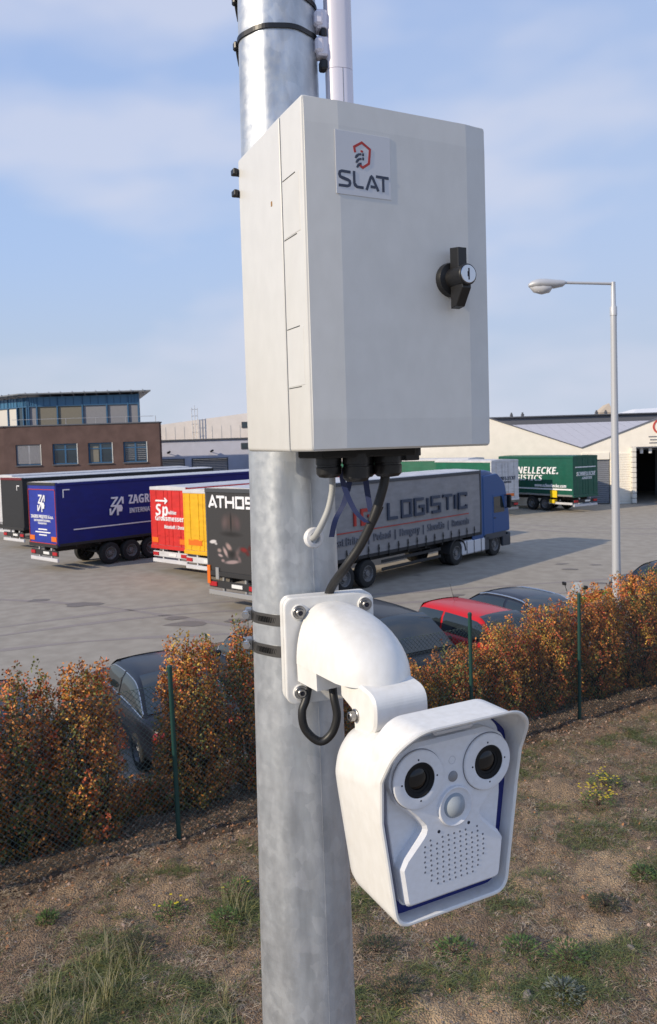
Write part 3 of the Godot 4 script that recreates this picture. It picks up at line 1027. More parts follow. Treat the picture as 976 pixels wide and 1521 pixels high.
func build_ground() -> void:
	rough.noise_type = FastNoiseLite.TYPE_SIMPLEX_SMOOTH
	rough.frequency = 1.0
	rough.fractal_octaves = 3
	rough.seed = 5
	patch.noise_type = FastNoiseLite.TYPE_SIMPLEX_SMOOTH
	patch.frequency = 0.55
	patch.fractal_octaves = 4
	patch.seed = 23
	# yard sheet, in rings of growing squares so that it reaches the horizon
	B()
	box(Vector3(0, -0.25, -300), Vector3(2400, 0.5, 1800))
	struct("ground", M.asphalt, "pale grey worn asphalt of the lorry yard")
	# long curved tyre marks
	B()
	for m in [[Vector3(-14, 0, -20), Vector3(-6, 0, -24.5), Vector3(2, 0, -25.5), Vector3(12, 0, -27)], [Vector3(-14, 0, -21.2), Vector3(-6, 0, -26), Vector3(2, 0, -27.2), Vector3(12, 0, -29)], [Vector3(-18, 0, -30), Vector3(-9, 0, -27), Vector3(0, 0, -21.5), Vector3(8, 0, -22.5)], [Vector3(-16, 0, -17.2), Vector3(-8, 0, -21.3), Vector3(-1, 0, -22.2), Vector3(6, 0, -24)], [Vector3(9, 0, -52), Vector3(14, 0, -46), Vector3(22, 0, -43), Vector3(34, 0, -44)], [Vector3(9, 0, -49), Vector3(14, 0, -43), Vector3(22, 0, -40.5), Vector3(34, 0, -41)]]:
		var c := curve(m, 14)
		for i in c.size() - 1:
			var w := 0.12 + 0.05 * sin(i * 0.7)
			var d := (c[i + 1] - c[i]).normalized().cross(Vector3.UP) * w
			quad(c[i] - d + Vector3.UP * 0.004, c[i] + d + Vector3.UP * 0.004, c[i + 1] + d + Vector3.UP * 0.004, c[i + 1] - d + Vector3.UP * 0.004, Vector3.UP)
	struct("tyre_marks", M.tyre_mark, "faint dark tyre marks curving over the yard", true)
	# oil drips where lorries stand
	B()
	for k in 26:
		var p := Vector3(rng.randf_range(-17, 12), 0.007 + 0.0002 * k, rng.randf_range(-34, -19))
		var r := rng.randf_range(0.12, 0.5)
		var ring := PackedVector3Array()
		for i in 11:
			var an := TAU * i / 11.0
			ring.append(p + Vector3(cos(an) * 1.5, 0, sin(an)) * r * rng.randf_range(0.6, 1.1))
		cap(ring, Vector3.UP)
	struct("oil_stains", M.oil, "small dark oil drips on the yard", true)
	# the bank in front of and under the fence
	var s0 := -9.0
	var s1 := 22.0
	var q0 := -11.0
	var q1 := 2.3
	var step := 0.048
	var ns := int((s1 - s0) / step)
	var nq := int((q1 - q0) / step)
	var v := PackedVector3Array()
	var c := PackedColorArray()
	var idx := PackedInt32Array()
	for j in nq + 1:
		for i in ns + 1:
			var s := s0 + (s1 - s0) * i / ns
			var q := q0 + (q1 - q0) * j / nq
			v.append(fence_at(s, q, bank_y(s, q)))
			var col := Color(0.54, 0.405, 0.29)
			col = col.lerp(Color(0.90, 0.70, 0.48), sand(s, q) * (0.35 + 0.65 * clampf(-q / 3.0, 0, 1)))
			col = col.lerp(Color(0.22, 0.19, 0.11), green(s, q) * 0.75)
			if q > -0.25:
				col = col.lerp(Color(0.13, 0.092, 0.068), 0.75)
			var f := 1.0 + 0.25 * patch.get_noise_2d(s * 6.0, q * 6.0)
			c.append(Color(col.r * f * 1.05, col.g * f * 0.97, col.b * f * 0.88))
	for j in nq:
		for i in ns:
			var a := j * (ns + 1) + i
			idx.append_array([a, a + ns + 2, a + 1, a, a + ns + 1, a + ns + 2])
	var n := PackedVector3Array()
	n.resize(v.size())
	for j in nq + 1:
		for i in ns + 1:
			var l := v[j * (ns + 1) + maxi(i - 1, 0)]
			var r := v[j * (ns + 1) + mini(i + 1, ns)]
			var d := v[maxi(j - 1, 0) * (ns + 1) + i]
			var u := v[mini(j + 1, nq) * (ns + 1) + i]
			n[j * (ns + 1) + i] = (r - l).cross(u - d).normalized()
	var arr := []
	arr.resize(Mesh.ARRAY_MAX)
	arr[Mesh.ARRAY_VERTEX] = v
	arr[Mesh.ARRAY_NORMAL] = n
	arr[Mesh.ARRAY_COLOR] = c
	arr[Mesh.ARRAY_INDEX] = idx
	var am := ArrayMesh.new()
	am.add_surface_from_arrays(Mesh.PRIMITIVE_TRIANGLES, arr)
	var o := MeshInstance3D.new()
	o.mesh = am
	o.material_override = null
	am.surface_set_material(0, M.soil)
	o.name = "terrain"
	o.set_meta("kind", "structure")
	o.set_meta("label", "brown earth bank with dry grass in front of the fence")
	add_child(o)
	# kerb stones between the hedge bed and the yard
	var k := thing("kerb", "pale concrete kerb stones between the hedge and the parked cars", "kerb", Vector3.ZERO, 0)
	for i in 24:
		B(Transform3D(Basis(Vector3.UP, 0.5277), fence_at(-7.0 + i * 1.0, 2.4, 0.155 + 0.012 * sin(i * 2.3))))
		box(Vector3.ZERO, Vector3(0.985, 0.33, 0.24), 0.015)
		done("kerb_stone", M.kerb, k)

func build_fence() -> void:
	var t := thing("chain_link_fence", "dark green chain link fence on round posts along the top of the bank", "fence")
	for i in 8:
		var s := -4.54 + i * 2.322
		var lean := Vector3(0, 0, 0)
		if i == 5:
			lean = FS * 0.03
		elif i == 2:
			lean = FS * -0.035
		B()
		bar(fence_at(s, -0.035, 0.3), fence_at(s, -0.035, 2.74) + lean, 0.029, 12)
		var p := done("fence_post", M.fence_green, t)
		B(Transform3D(Basis.IDENTITY, fence_at(s, -0.035, 2.735) + lean))
		lathe([Vector2(0.033, -0.03), Vector2(0.033, 0.005), Vector2(0.02, 0.022), Vector2(0, 0.026)], 12)
		done("post_cap", M.fence_green, p)
	for y in [0.70, 1.55, 2.53]:
		B()
		var pts := PackedVector3Array()
		for i in 40:
			pts.append(fence_at(-7.0 + i * 0.5, 0.0, y + 0.008 * sin(i * 1.3)))
		tube(pts, 0.0026, 4)
		done("tension_wire", M.wire_green, t)
	# woven diamond mesh
	B()
	var y0 := 0.60
	var y1 := 2.53
	var pitch := 0.070
	var h := y1 - y0
	for dirn in [1.0, -1.0]:
		var s := -7.0 - (h if dirn > 0 else 0.0)
		while s < 12.8 + (0.0 if dirn > 0 else h):
			var rings := []
			var m := 8
			for k in m + 1:
				var f := float(k) / m
				var sag := 0.012 * sin(s * 1.9 + f * 4.0)
				var c := fence_at(s + f * h * dirn, 0.003 * dirn + sag, y0 + h * f)
				rings.append(PackedVector3Array([c + FS * 0.0040, c + FQ * 0.0034, c - FS * 0.0040, c - FQ * 0.0034]))
			loft(rings, true, false, false)
			s += pitch
	done("chain_link_mesh", M.wire_green, t).set_meta("kind", "stuff")

func leaf_color(kind: int) -> Color:
	var c: Color
	var r := rng.randf()
	match kind:
		0: # orange brown
			c = Color(0.25, 0.082, 0.018).lerp(Color(0.30, 0.13, 0.028), r)
		1: # red
			c = Color(0.24, 0.045, 0.02).lerp(Color(0.30, 0.075, 0.025), r)
		2: # olive green
			c = Color(0.055, 0.07, 0.018).lerp(Color(0.10, 0.095, 0.025), r)
		3: # dark brown
			c = Color(0.085, 0.042, 0.02).lerp(Color(0.14, 0.06, 0.022), r)
		_: # yellow
			c = Color(0.34, 0.20, 0.03).lerp(Color(0.24, 0.16, 0.03), r)
	return c * rng.randf_range(0.7, 1.4) * 2.1

var LV: PackedVector3Array
var LN: PackedVector3Array
var LC: PackedColorArray
var LI: PackedInt32Array

func leaves_begin() -> void:
	LV = PackedVector3Array()
	LN = PackedVector3Array()
	LC = PackedColorArray()
	LI = PackedInt32Array()

func one_leaf(p: Vector3, along: Vector3, n: Vector3, l: float, w: float, col: Color) -> void:
	# a leaf folded along its middle
	var s := along.cross(n).normalized() * w * 0.5
	var nn := n.normalized()
	var b := LV.size()
	LV.append_array([p, p + along * l * 0.45 + s - nn * w * 0.12, p + along * l - nn * l * 0.15, p + along * l * 0.45 - s - nn * w * 0.12])
	LN.append_array([nn, (nn + s.normalized() * 0.35).normalized(), nn, (nn - s.normalized() * 0.35).normalized()])
	LC.append_array([col, col, col, col])
	LI.append_array([b, b + 2, b + 1, b, b + 3, b + 2])

func leaves_done(called: String, par: Node) -> MeshInstance3D:
	var arr := []
	arr.resize(Mesh.ARRAY_MAX)
	arr[Mesh.ARRAY_VERTEX] = LV
	arr[Mesh.ARRAY_NORMAL] = LN
	arr[Mesh.ARRAY_COLOR] = LC
	arr[Mesh.ARRAY_INDEX] = LI
	var am := ArrayMesh.new()
	am.add_surface_from_arrays(Mesh.PRIMITIVE_TRIANGLES, arr)
	am.surface_set_material(0, M.leaf)
	var o := MeshInstance3D.new()
	o.mesh = am
	o.name = numbered(called, par)
	o.set_meta("kind", "stuff")
	par.add_child(o, true)
	return o

func rand_dir() -> Vector3:
	var v := Vector3(rng.randfn(), rng.randfn(), rng.randfn())
	return v.normalized()

func build_shrub(s: float, q: float, h: float, rs: float, rq: float, mix: Array, twigs: int, label: String) -> void:
	var base := fence_at(s, q, bank_y(s, q) - 0.03)
	var t := thing("hedge_shrub", label, "shrub", base, 0.5277, "autumn hedge shrubs behind the fence")
	B()
	leaves_begin()
	for i in int(twigs * 1.25):
		# tip inside a ragged column: wide in the middle, wispy on top
		var a := rng.randf() * TAU
		var f := pow(rng.randf(), 0.9)
		var hh := h * (0.04 + 0.96 * f)
		var r := sqrt(rng.randf()) * (1.0 - 0.42 * pow(f, 3.0))
		var tip := Vector3(cos(a) * r * rs, hh, sin(a) * r * rq)
		if f > 0.8:
			tip.y += rng.randf_range(-0.12, 0.22) * rng.randf()
		var foot := Vector3(tip.x * 0.25, 0.0, tip.z * 0.25)
		var bend := foot.lerp(tip, 0.5) + Vector3(tip.x * 0.18, 0.05, tip.z * 0.18)
		if i % 6 == 0:
			tube(PackedVector3Array([foot, bend, tip]), 0.011, 4, 0.003)
		var kind: int = mix[rng.randi() % mix.size()]
		if f < 0.5 and rng.randf() < 0.5:
			kind = [2, 2, 3, 0][rng.randi() % 4]
		var n: int = 50 if f < 0.8 else 26
		var dirn := (tip - bend).normalized()
		for k in n:
			var u := rng.randf()
			var p := tip - dirn * (u * 0.34 - 0.05) + rand_dir() * (0.02 + 0.12 * u)
			var out := (Vector3(tip.x, 0.15, tip.z).normalized() + rand_dir() * 1.0).normalized()
			var al := (rand_dir() + dirn * 0.6).normalized()
			var kd := kind if rng.randf() < 0.7 else (mix[rng.randi() % mix.size()] as int)
			one_leaf(p, al, out, rng.randf_range(0.030, 0.056), rng.randf_range(0.019, 0.034), leaf_color(kd))
	done("stems", M.bark, t).set_meta("kind", "stuff")
	leaves_done("leaves", t)

func build_hedge() -> void:
	var reds := [0, 0, 0, 1, 3, 2, 4]
	var oranges := [0, 0, 0, 1, 2, 3, 4]
	var greens := [2, 2, 0, 3, 0, 1]
	var fiery := [0, 1, 0, 0, 3, 4, 2]
	var list := [
		[-3.6, 1.0, 2.1, 0.7, 0.55, reds, 300, "reddish shrub outermost on the left, cut by the photo's left edge"],
		[-2.5, 1.0, 2.15, 0.7, 0.55, oranges, 330, "rust orange shrub at the left edge, nearest the bottom left corner"],
		[-1.55, 1.0, 2.2, 0.66, 0.5, greens, 350, "olive and orange shrub second from the gap with the dark car"],
		[-0.74, 0.9, 2.2, 0.52, 0.5, reds, 330, "red tipped shrub just left of the dark car in the hedge gap"],
		[0.02, 1.3, 0.55, 0.5, 0.35, greens, 110, "low sparse green shrub in the hedge gap before the dark car"],
		[0.70, 1.0, 2.3, 0.56, 0.5, fiery, 330, "bright orange red shrub just right of the leftmost fence post"],
		[1.75, 1.05, 2.35, 0.7, 0.55, greens, 330, "dark olive and rust shrub close to the mast's left edge"],
		[2.95, 1.05, 1.8, 0.7, 0.5, oranges, 280, "rust shrub behind the mast and the camera bracket"],
		[4.3, 1.05, 1.35, 0.7, 0.5, oranges, 290, "low orange shrub before the black car, right of the camera bracket"],
		[5.35, 1.05, 1.42, 0.7, 0.55, greens, 320, "green brown shrub before the red car, by the post above the camera hood"],
		[6.4, 1.05, 1.65, 0.7, 0.55, oranges, 330, "orange brown shrub between the red car and the second right fence post"],
		[7.5, 1.05, 1.9, 0.75, 0.55, fiery, 340, "red orange shrub just left of the leaning fence post"],
		[8.6, 1.05, 2.05, 0.75, 0.55, fiery, 340, "tall fiery orange shrub right of the leaning fence post"],
		[9.8, 1.05, 2.2, 0.8, 0.6, oranges, 340, "orange shrub beneath the motorcycle"],
		[11.0, 1.1, 2.22, 0.8, 0.6, greens, 330, "olive and orange shrub at the foot of the street lamp"],
		[12.2, 1.1, 2.3, 0.8, 0.6, reds, 320, "red brown shrub right of the street lamp at the photo's edge"],
		[13.4, 1.1, 2.3, 0.8, 0.6, oranges, 240, "farthest right hedge shrub, before the grey car"],
	]
	for d in list:
		build_shrub(d[0], d[1], d[2], d[3], d[4], d[5], d[6], d[7])

# ---------- low growth on the bank ----------
func tuft_mesh(n: int, h: float, lean: float, col_a: Color, col_b: Color) -> ArrayMesh:
	leaves_begin()
	for i in n:
		var a := rng.randf() * TAU
		var d := Vector3(cos(a), 0, sin(a))
		var l := h * rng.randf_range(0.5, 1.1)
		var top := (Vector3.UP + d * lean * rng.randf_range(0.3, 1.5)).normalized()
		var p := Vector3(rng.randfn() * 0.04, -0.005, rng.randfn() * 0.04)
		var w := rng.randf_range(0.004, 0.007)
		var s := d.cross(Vector3.UP) * w * 0.5
		var c := col_a.lerp(col_b, rng.randf())
		var m := p + top * l * 0.55
		var e := p + top * l + d * l * lean * 0.35 - Vector3.UP * l * lean * 0.15
		var b := LV.size()
		LV.append_array([p - s, p + s, m + s * 0.8, m - s * 0.8, e])
		var nn := (Vector3.UP - d * 0.35).normalized()
		for k in 5:
			LN.append(nn)
			LC.append(c)
		LI.append_array([b, b + 2, b + 1, b, b + 3, b + 2, b + 3, b + 4, b + 2])
	var arr := []
	arr.resize(Mesh.ARRAY_MAX)
	arr[Mesh.ARRAY_VERTEX] = LV
	arr[Mesh.ARRAY_NORMAL] = LN
	arr[Mesh.ARRAY_COLOR] = LC
	arr[Mesh.ARRAY_INDEX] = LI
	var am := ArrayMesh.new()
	am.add_surface_from_arrays(Mesh.PRIMITIVE_TRIANGLES, arr)
	am.surface_set_material(0, M.leaf)
	return am

func scatter(called: String, mesh: Mesh, n: int, want: Callable, size0: float, size1: float, label: String, tints: Array, flat := false) -> void:
	var mm := MultiMesh.new()
	mm.transform_format = MultiMesh.TRANSFORM_3D
	mm.use_colors = true
	mm.mesh = mesh
	var xs := []
	var cs := []
	var tries := 0
	while xs.size() < n and tries < n * 30:
		tries += 1
		var s := rng.randf_range(-3.2, 11.5)
		var q := rng.randf_range(-5.8, 1.9)
		if s > 10.8 + q * 1.45 or q < -3.1 - 0.64 * (s + 2.2):
			continue
		if rng.randf() > (want.call(s, q) as float):
			continue
		var k := rng.randf_range(size0, size1)
		var bas := Basis(Vector3.UP, rng.randf() * TAU)
		if flat:
			bas = bas * Basis(Vector3.RIGHT, rng.randfn() * 0.5)
		xs.append(Transform3D(bas.scaled(Vector3.ONE * k), fence_at(s, q, bank_y(s, q) + (0.006 if flat else 0.0))))
		var c: Color = tints[rng.randi() % tints.size()]
		cs.append(c * rng.randf_range(0.75, 1.2))
	mm.instance_count = xs.size()
	for i in xs.size():
		mm.set_instance_transform(i, xs[i])
		mm.set_instance_color(i, cs[i])
	var o := MultiMeshInstance3D.new()
	o.multimesh = mm
	o.name = called
	tag(o, label, "", "", "stuff")
	add_child(o)

func build_growth() -> void:
	var w := Color.WHITE
	scatter("dry_grass", tuft_mesh(16, 0.07, 3.6, Color(0.66, 0.54, 0.38), Color(0.28, 0.21, 0.14)), 11000,
		func(s, q): return pow(1.0 - sand(s, q), 2.0) * (0.16 + 0.84 * clampf(patch.get_noise_2d(s * 3.0, q * 3.0 + 50) * 2.6 + 0.35, 0, 1)) if q < 0.2 else 0.25, 0.5, 1.2, "dry brown grass matted over the bank", [w, Color(0.85, 0.8, 0.75), Color(0.65, 0.55, 0.5)])
	scatter("green_grass", tuft_mesh(11, 0.085, 2.2, Color(0.075, 0.115, 0.028), Color(0.26, 0.245, 0.10)), 6500,
		func(s, q): return 0.04 * (1.0 - sand(s, q)) + pow(green(s, q), 1.3) if q < -0.4 else 0.0, 0.5, 1.35, "short green grass low on the bank", [w, Color(1.1, 1.0, 0.8), Color(0.7, 0.8, 0.7)])
	scatter("tall_dry_grass", tuft_mesh(9, 0.26, 0.55, Color(0.42, 0.35, 0.20), Color(0.20, 0.18, 0.09)), 260,
		func(s, q): return pow(green(s, q), 2.0) if q < -1.6 and s < 0.3 else 0.0, 0.5, 1.2, "tall straw grass at the bottom left", [w, Color(0.8, 0.85, 0.6)])
	leaves_begin()
	one_leaf(Vector3(0, 0, -0.02), Vector3(0, 0, 1), Vector3.UP, 0.045, 0.03, Color.WHITE)
	var arr := []
	arr.resize(Mesh.ARRAY_MAX)
	arr[Mesh.ARRAY_VERTEX] = LV
	arr[Mesh.ARRAY_NORMAL] = LN
	arr[Mesh.ARRAY_COLOR] = LC
	arr[Mesh.ARRAY_INDEX] = LI
	var am := ArrayMesh.new()
	am.add_surface_from_arrays(Mesh.PRIMITIVE_TRIANGLES, arr)
	am.surface_set_material(0, M.leaf)
	scatter("fallen_leaves", am, 9000, func(s, q): return clampf(1.0 - absf(q + 0.05) / 1.0, 0.0, 1.0) + 0.10, 0.5, 1.3, "brown and orange fallen leaves, thickest under the fence", [Color(0.32, 0.16, 0.08), Color(0.42, 0.19, 0.08), Color(0.20, 0.11, 0.07), Color(0.50, 0.34, 0.24), Color(0.40, 0.28, 0.21)], true)
	B()
	for k in 1:
		var rings := []
		for d in [[-0.5, 0.4], [-0.2, 0.9], [0.15, 1.0], [0.45, 0.5]]:
			var r := PackedVector3Array()
			for i in 7:
				var a: float = TAU * i / 7.0 + d[0] * 0.6
				r.append(Vector3(cos(a) * d[1] * (0.8 + 0.3 * sin(i * 2.1)), d[0], sin(a) * d[1] * 0.8))
			rings.append(r)
		loft(rings, true, true, true, false, false, FLAT)
	st.generate_normals()
	var peb := st.commit()
	M["pebble"] = M.stone
	peb.surface_set_material(0, M.stone)
	scatter("pebbles", peb, 4200, func(s, q): return 0.12 + 0.88 * sand(s, q) + (0.3 if absf(q) < 0.3 else 0.0), 0.004, 0.016, "pebbles and crumbs of earth on the bare patches", [w, Color(0.7, 0.6, 0.5), Color(1.2, 1.1, 1.0)])

func weed(called: String, label: String, p: Vector2, r: float, h: float, kind: int, flowers := 0) -> void:
	var y := bank_y(p.x, p.y)
	var t := thing(called, label, "weed", fence_at(p.x, p.y, y), 0.0, "green weeds on the bank")
	leaves_begin()
	var n := int(170 + r * 900)
	for i in n:
		var a := rng.randf() * TAU
		var d := Vector3(cos(a), 0, sin(a))
		var rr := sqrt(rng.randf()) * r
		var hh := h * rng.randf() * (1.0 - 0.6 * rr / r)
		var c := Color(0.045, 0.095, 0.018).lerp(Color(0.13, 0.19, 0.045), rng.randf())
		if kind == 1: # grey green
			c = Color(0.10, 0.12, 0.085).lerp(Color(0.19, 0.20, 0.15), rng.randf())
		if kind == 2: # dark, brownish
			c = Color(0.03, 0.05, 0.018).lerp(Color(0.09, 0.075, 0.03), rng.randf())
		var along := (d + Vector3.UP * rng.randf_range(0.1, 1.0)).normalized()
		one_leaf(d * rr + Vector3.UP * hh, along, (Vector3.UP + rand_dir() * 0.5).normalized(), rng.randf_range(0.022, 0.055), rng.randf_range(0.009, 0.019), c)
	leaves_done("leaves", t)
	B()
	for i in 9:
		var a := TAU * i / 9.0
		bar(Vector3.ZERO, Vector3(cos(a) * r * 0.6, h * rng.randf_range(0.6, 1.0), sin(a) * r * 0.6), 0.004, 4, 0.0015)
	done("stems", M.bark, t).set_meta("kind", "stuff")
	if flowers:
		leaves_begin()
		for i in flowers:
			var a := rng.randf() * TAU
			var rr := sqrt(rng.randf()) * r * 1.1
			var c := Vector3(cos(a) * rr, h * rng.randf_range(0.55, 1.15), sin(a) * rr)
			for k in 5:
				var b := TAU * k / 5.0
				one_leaf(c, Vector3(cos(b), 0.25, sin(b)).normalized(), Vector3.UP, 0.019, 0.016, Color(0.72, 0.55, 0.02) * rng.randf_range(0.8, 1.1))
		leaves_done("yellow_flowers", t)

# ---------- lorries ----------
var wheel_tyre: ArrayMesh
var wheel_rim: ArrayMesh
var wheel_hub: ArrayMesh
const HEAD := 41.85

func build_wheel_meshes() -> void:
	var side := Transform3D(Basis(Vector3.BACK, -PI / 2), Vector3.ZERO) # lathe axis y to +x
	B(side)
	lathe([Vector2(0.30, -0.15), Vector2(0.44, -0.165), Vector2(0.50, -0.14), Vector2(0.52, -0.10), Vector2(0.52, -0.05), Vector2(0.508, -0.045), Vector2(0.508, -0.035), Vector2(0.52, -0.03), Vector2(0.52, 0.03), Vector2(0.508, 0.035), Vector2(0.508, 0.045), Vector2(0.52, 0.05), Vector2(0.52, 0.10), Vector2(0.50, 0.14), Vector2(0.44, 0.165), Vector2(0.30, 0.15)], 32)
	st.generate_normals()
	wheel_tyre = st.commit()
	wheel_tyre.surface_set_material(0, M.tyre)
	B(side)
	lathe([Vector2(0.30, -0.16), Vector2(0.30, 0.15), Vector2(0.285, 0.155), Vector2(0.27, 0.13), Vector2(0.25, 0.06), Vector2(0.19, 0.02), Vector2(0.16, 0.06), Vector2(0.12, 0.065), Vector2(0.11, 0.12), Vector2(0.09, 0.14), Vector2(0.0, 0.14)], 32)
	st.generate_normals()
	wheel_rim = st.commit()
	wheel_rim.surface_set_material(0, M.rim_dirty)
	B(side)
	for k in 10:
		var a := TAU * k / 10.0
		var kx := X
		X = X * Transform3D(Basis.IDENTITY, Vector3(cos(a) * 0.145, 0.06, sin(a) * 0.145))
		lathe([Vector2(0.017, 0), Vector2(0.017, 0.02), Vector2(0.010, 0.035), Vector2(0, 0.035)], 6)
		X = kx
	st.generate_normals()
	wheel_hub = st.commit()
	wheel_hub.surface_set_material(0, M.rim)

func wheel(par: Node3D, x: float, z: float, r := 0.52, nuts := true) -> void:
	var s := r / 0.52
	var turn := 0.0 if x > 0 else PI
	var o := share("wheel", wheel_tyre, par, Transform3D(Basis(Vector3.UP, turn).scaled(Vector3(s, s, s)), Vector3(x, r, z)))
	share("rim", wheel_rim, o, Transform3D.IDENTITY)
	if nuts:
		share("wheel_nuts", wheel_hub, o, Transform3D.IDENTITY)

func put_at(h: float, n: float, deg: float) -> Vector3:
	var a := deg_to_rad(deg)
	return Vector3(sin(a) * h + cos(a) * n, 0, -cos(a) * h + sin(a) * n)

func ripple_panel(x: float, y0: float, y1: float, z0: float, z1: float, depth: float, waves: float, out: Vector3) -> void:
	var nz := 90
	var ny := 6
	for i in nz:
		for j in ny:
			var p := []
			for d in [[0, 0], [1, 0], [1, 1], [0, 1]]:
				var u := float(i + d[0]) / nz
				var v := float(j + d[1]) / ny
				var bulge := depth * (sin(u * waves * TAU) * 0.5 + sin(u * waves * 2.37 * TAU + v * 3.0) * 0.3) * (0.25 + 0.75 * sin(v * PI)) + depth * 0.8 * sin(v * PI)
				p.append(Vector3(x + signf(x) * bulge, lerpf(y0, y1, v), lerpf(z0, z1, u)))
			quad(p[0], p[1], p[2], p[3], out, 1)

func trailer(called: String, label: String, at: Vector3, deg: float, o: Dictionary) -> Node3D:
	var t := thing(called, label, o.get("cat", "trailer"), at, -deg_to_rad(deg), o.get("group", ""))
	var L: float = o.get("L", 13.6)
	var H: float = o.get("H", 4.0)
	var W := 1.275
	var yb: float = o.get("floor", 1.15)
	var frame: Material = o.get("frame", M.body_white)
	var side: Material = o.side
	# chassis
	B()
	for s in [-1.0, 1.0]:
		box(Vector3(0.45 * s, yb - 0.18, -L / 2), Vector3(0.14, 0.30, L - 0.6), 0.01)
	var zc := -1.0
	while zc > -L + 0.8:
		box(Vector3(0, yb - 0.10, zc), Vector3(2.3, 0.10, 0.08))
		zc -= 1.2
	done("chassis", M.chassis, t)
	B()
	box(Vector3(0, yb + 0.03, -L / 2), Vector3(2 * W - 0.02, 0.13, L - 0.02), 0.012)
	done("floor_frame", o.get("rail", M.steel_rail), t)
	# walls
	for s in [-1.0, 1.0]:
		B()
		if o.get("tarp", true):
			ripple_panel((W - 0.028) * s, yb + 0.06, H - 0.13, -0.08, -L + 0.08, 0.022, L / 1.5, Vector3(s, 0, 0))
		else:
			box(Vector3((W - 0.025) * s, (yb + H) / 2, -L / 2), Vector3(0.03, H - yb - 0.1, L - 0.1), 0.006)
		done("curtain_side", side, t)
	B()
	box(Vector3(0, (yb + H) / 2, -L + 0.03), Vector3(2 * W - 0.03, H - yb - 0.1, 0.05), 0.01)
	done("front_wall", frame, t)
	B()
	for s in [-1.0, 1.0]:
		box(Vector3((W - 0.02) * s, H - 0.09, -L / 2), Vector3(0.06, 0.13, L - 0.02), 0.012)
		box(Vector3((W - 0.045) * s, (yb + H) / 2, -0.05), Vector3(0.10, H - yb, 0.10), 0.012)
		box(Vector3((W - 0.045) * s, (yb + H) / 2, -L + 0.05), Vector3(0.10, H - yb, 0.10), 0.012)
	done("corner_posts", frame, t)
	B()
	var roof := []
	for z in [0.0, -L]:
		roof.append(PackedVector3Array([Vector3(-W, H - 0.03, z), Vector3(-W + 0.03, H, z), Vector3(-0.6, H + 0.035, z), Vector3(0, H + 0.05, z), Vector3(0.6, H + 0.035, z), Vector3(W - 0.03, H, z), Vector3(W, H - 0.03, z), Vector3(0, H - 0.06, z)]))
	loft(roof, true, true, true, false, false, FLAT)
	done("roof", o.get("roof", M.roof_white), t)
	# rear
	var rear: Material = o.rear
	if o.get("doors", true):
		for s in [-1.0, 1.0]:
			B()
			box(Vector3((W - 0.09) / 2 * s, (yb + H) / 2 - 0.02, -0.02), Vector3(W - 0.105, H - yb - 0.22, 0.045), 0.008)
			var d := done("rear_door", rear, t)
			for k in 2:
				B()
				var x: float = s * (0.28 + 0.55 * k)
				bar(Vector3(x, yb + 0.05, 0.010), Vector3(x, H - 0.16, 0.010), 0.012, 6)
				for y in [yb + 0.25, yb + 1.3, H - 0.5]:
					box(Vector3(x, y, 0.006), Vector3(0.09, 0.05, 0.028), 0.004)
				box(Vector3(x - 0.10 * s, yb + 0.52, 0.035), Vector3(0.24, 0.03, 0.015), 0.003)
				done("lock_rod", o.get("rods", M.steel_rail), d)
	else:
		B()
		box(Vector3(0, (yb + H) / 2 - 0.02, -0.02), Vector3(2 * W - 0.20, H - yb - 0.18, 0.04), 0.008)
		done("rear_curtain", rear, t)
	B()
	box(Vector3(0, H - 0.07, -0.01), Vector3(2 * W - 0.02, 0.14, 0.07), 0.012)
	done("rear_header", o.get("header", frame), t)
	B()
	box(Vector3(0, yb, 0.0), Vector3(2 * W, 0.16, 0.09), 0.012)
	done("rear_sill", o.get("sill", frame), t)
	# underrun bumper, lamps, plate
	B()
	box(Vector3(0, 0.50, -0.02), Vector3(2.42, 0.17, 0.10), 0.02)
	for s in [-1.0, 1.0]:
		box(Vector3(0.55 * s, 0.78, -0.10), Vector3(0.08, 0.5, 0.08))
	done("bumper", o.get("bumper", M.body_white), t)
	B()
	box(Vector3(0, 0.79, -0.04), Vector3(2.40, 0.24, 0.06), 0.012)
	done("lamp_bar", o.get("lampbar", M.chassis), t)
	for s in [-1.0, 1.0]:
		B()
		box(Vector3(0.98 * s, 0.79, 0.005), Vector3(0.38, 0.15, 0.05), 0.012)
		done("tail_lamp", M.red_lamp, t)
	B()
	box(Vector3(0.2, 0.79, 0.0), Vector3(0.52, 0.12, 0.02), 0.003)
	done("number_plate", M.plate, t)
	if o.has("marker"):
		for s in [-1.0, 1.0]:
			B()
			box(Vector3(0.98 * s, yb + 0.30, 0.012), Vector3(0.44, 0.22, 0.03), 0.004)
			done("marker_board", M.amber, t)
	# axles
	for z in o.get("axles", [-2.9, -4.2, -5.5]):
		B()
		bar(Vector3(-1.0, 0.52, z), Vector3(1.0, 0.52, z), 0.07, 8)
		done("axle", M.chassis, t)
		for s in [-1.0, 1.0]:
			wheel(t, 1.09 * s, z)
	if L > 12.0:
		for s in [-1.0, 1.0]:
			B()
			for y in [0.55, 0.85]:
				box(Vector3(1.18 * s, y, -8.4), Vector3(0.035, 0.12, 4.0), 0.006)
			done("side_guard", M.chassis, t)
			B()
			box(Vector3(0.75 * s, 0.62, -L + 2.6), Vector3(0.12, 1.0, 0.12), 0.01)
			box(Vector3(0.75 * s, 0.06, -L + 2.6), Vector3(0.28, 0.05, 0.28), 0.01)
			if o.get("legs", true):
				done("landing_leg", M.chassis, t)
	if o.has("straps"):
		for k in 21:
			B()
			var z := -0.55 - k * 0.62
			box(Vector3(W + 0.012, yb + 0.18, z), Vector3(0.012, 0.42, 0.05), 0.002)
			box(Vector3(W + 0.02, yb + 0.24, z), Vector3(0.02, 0.09, 0.075), 0.004)
			done("strap", M.black_matt, t)
	return t

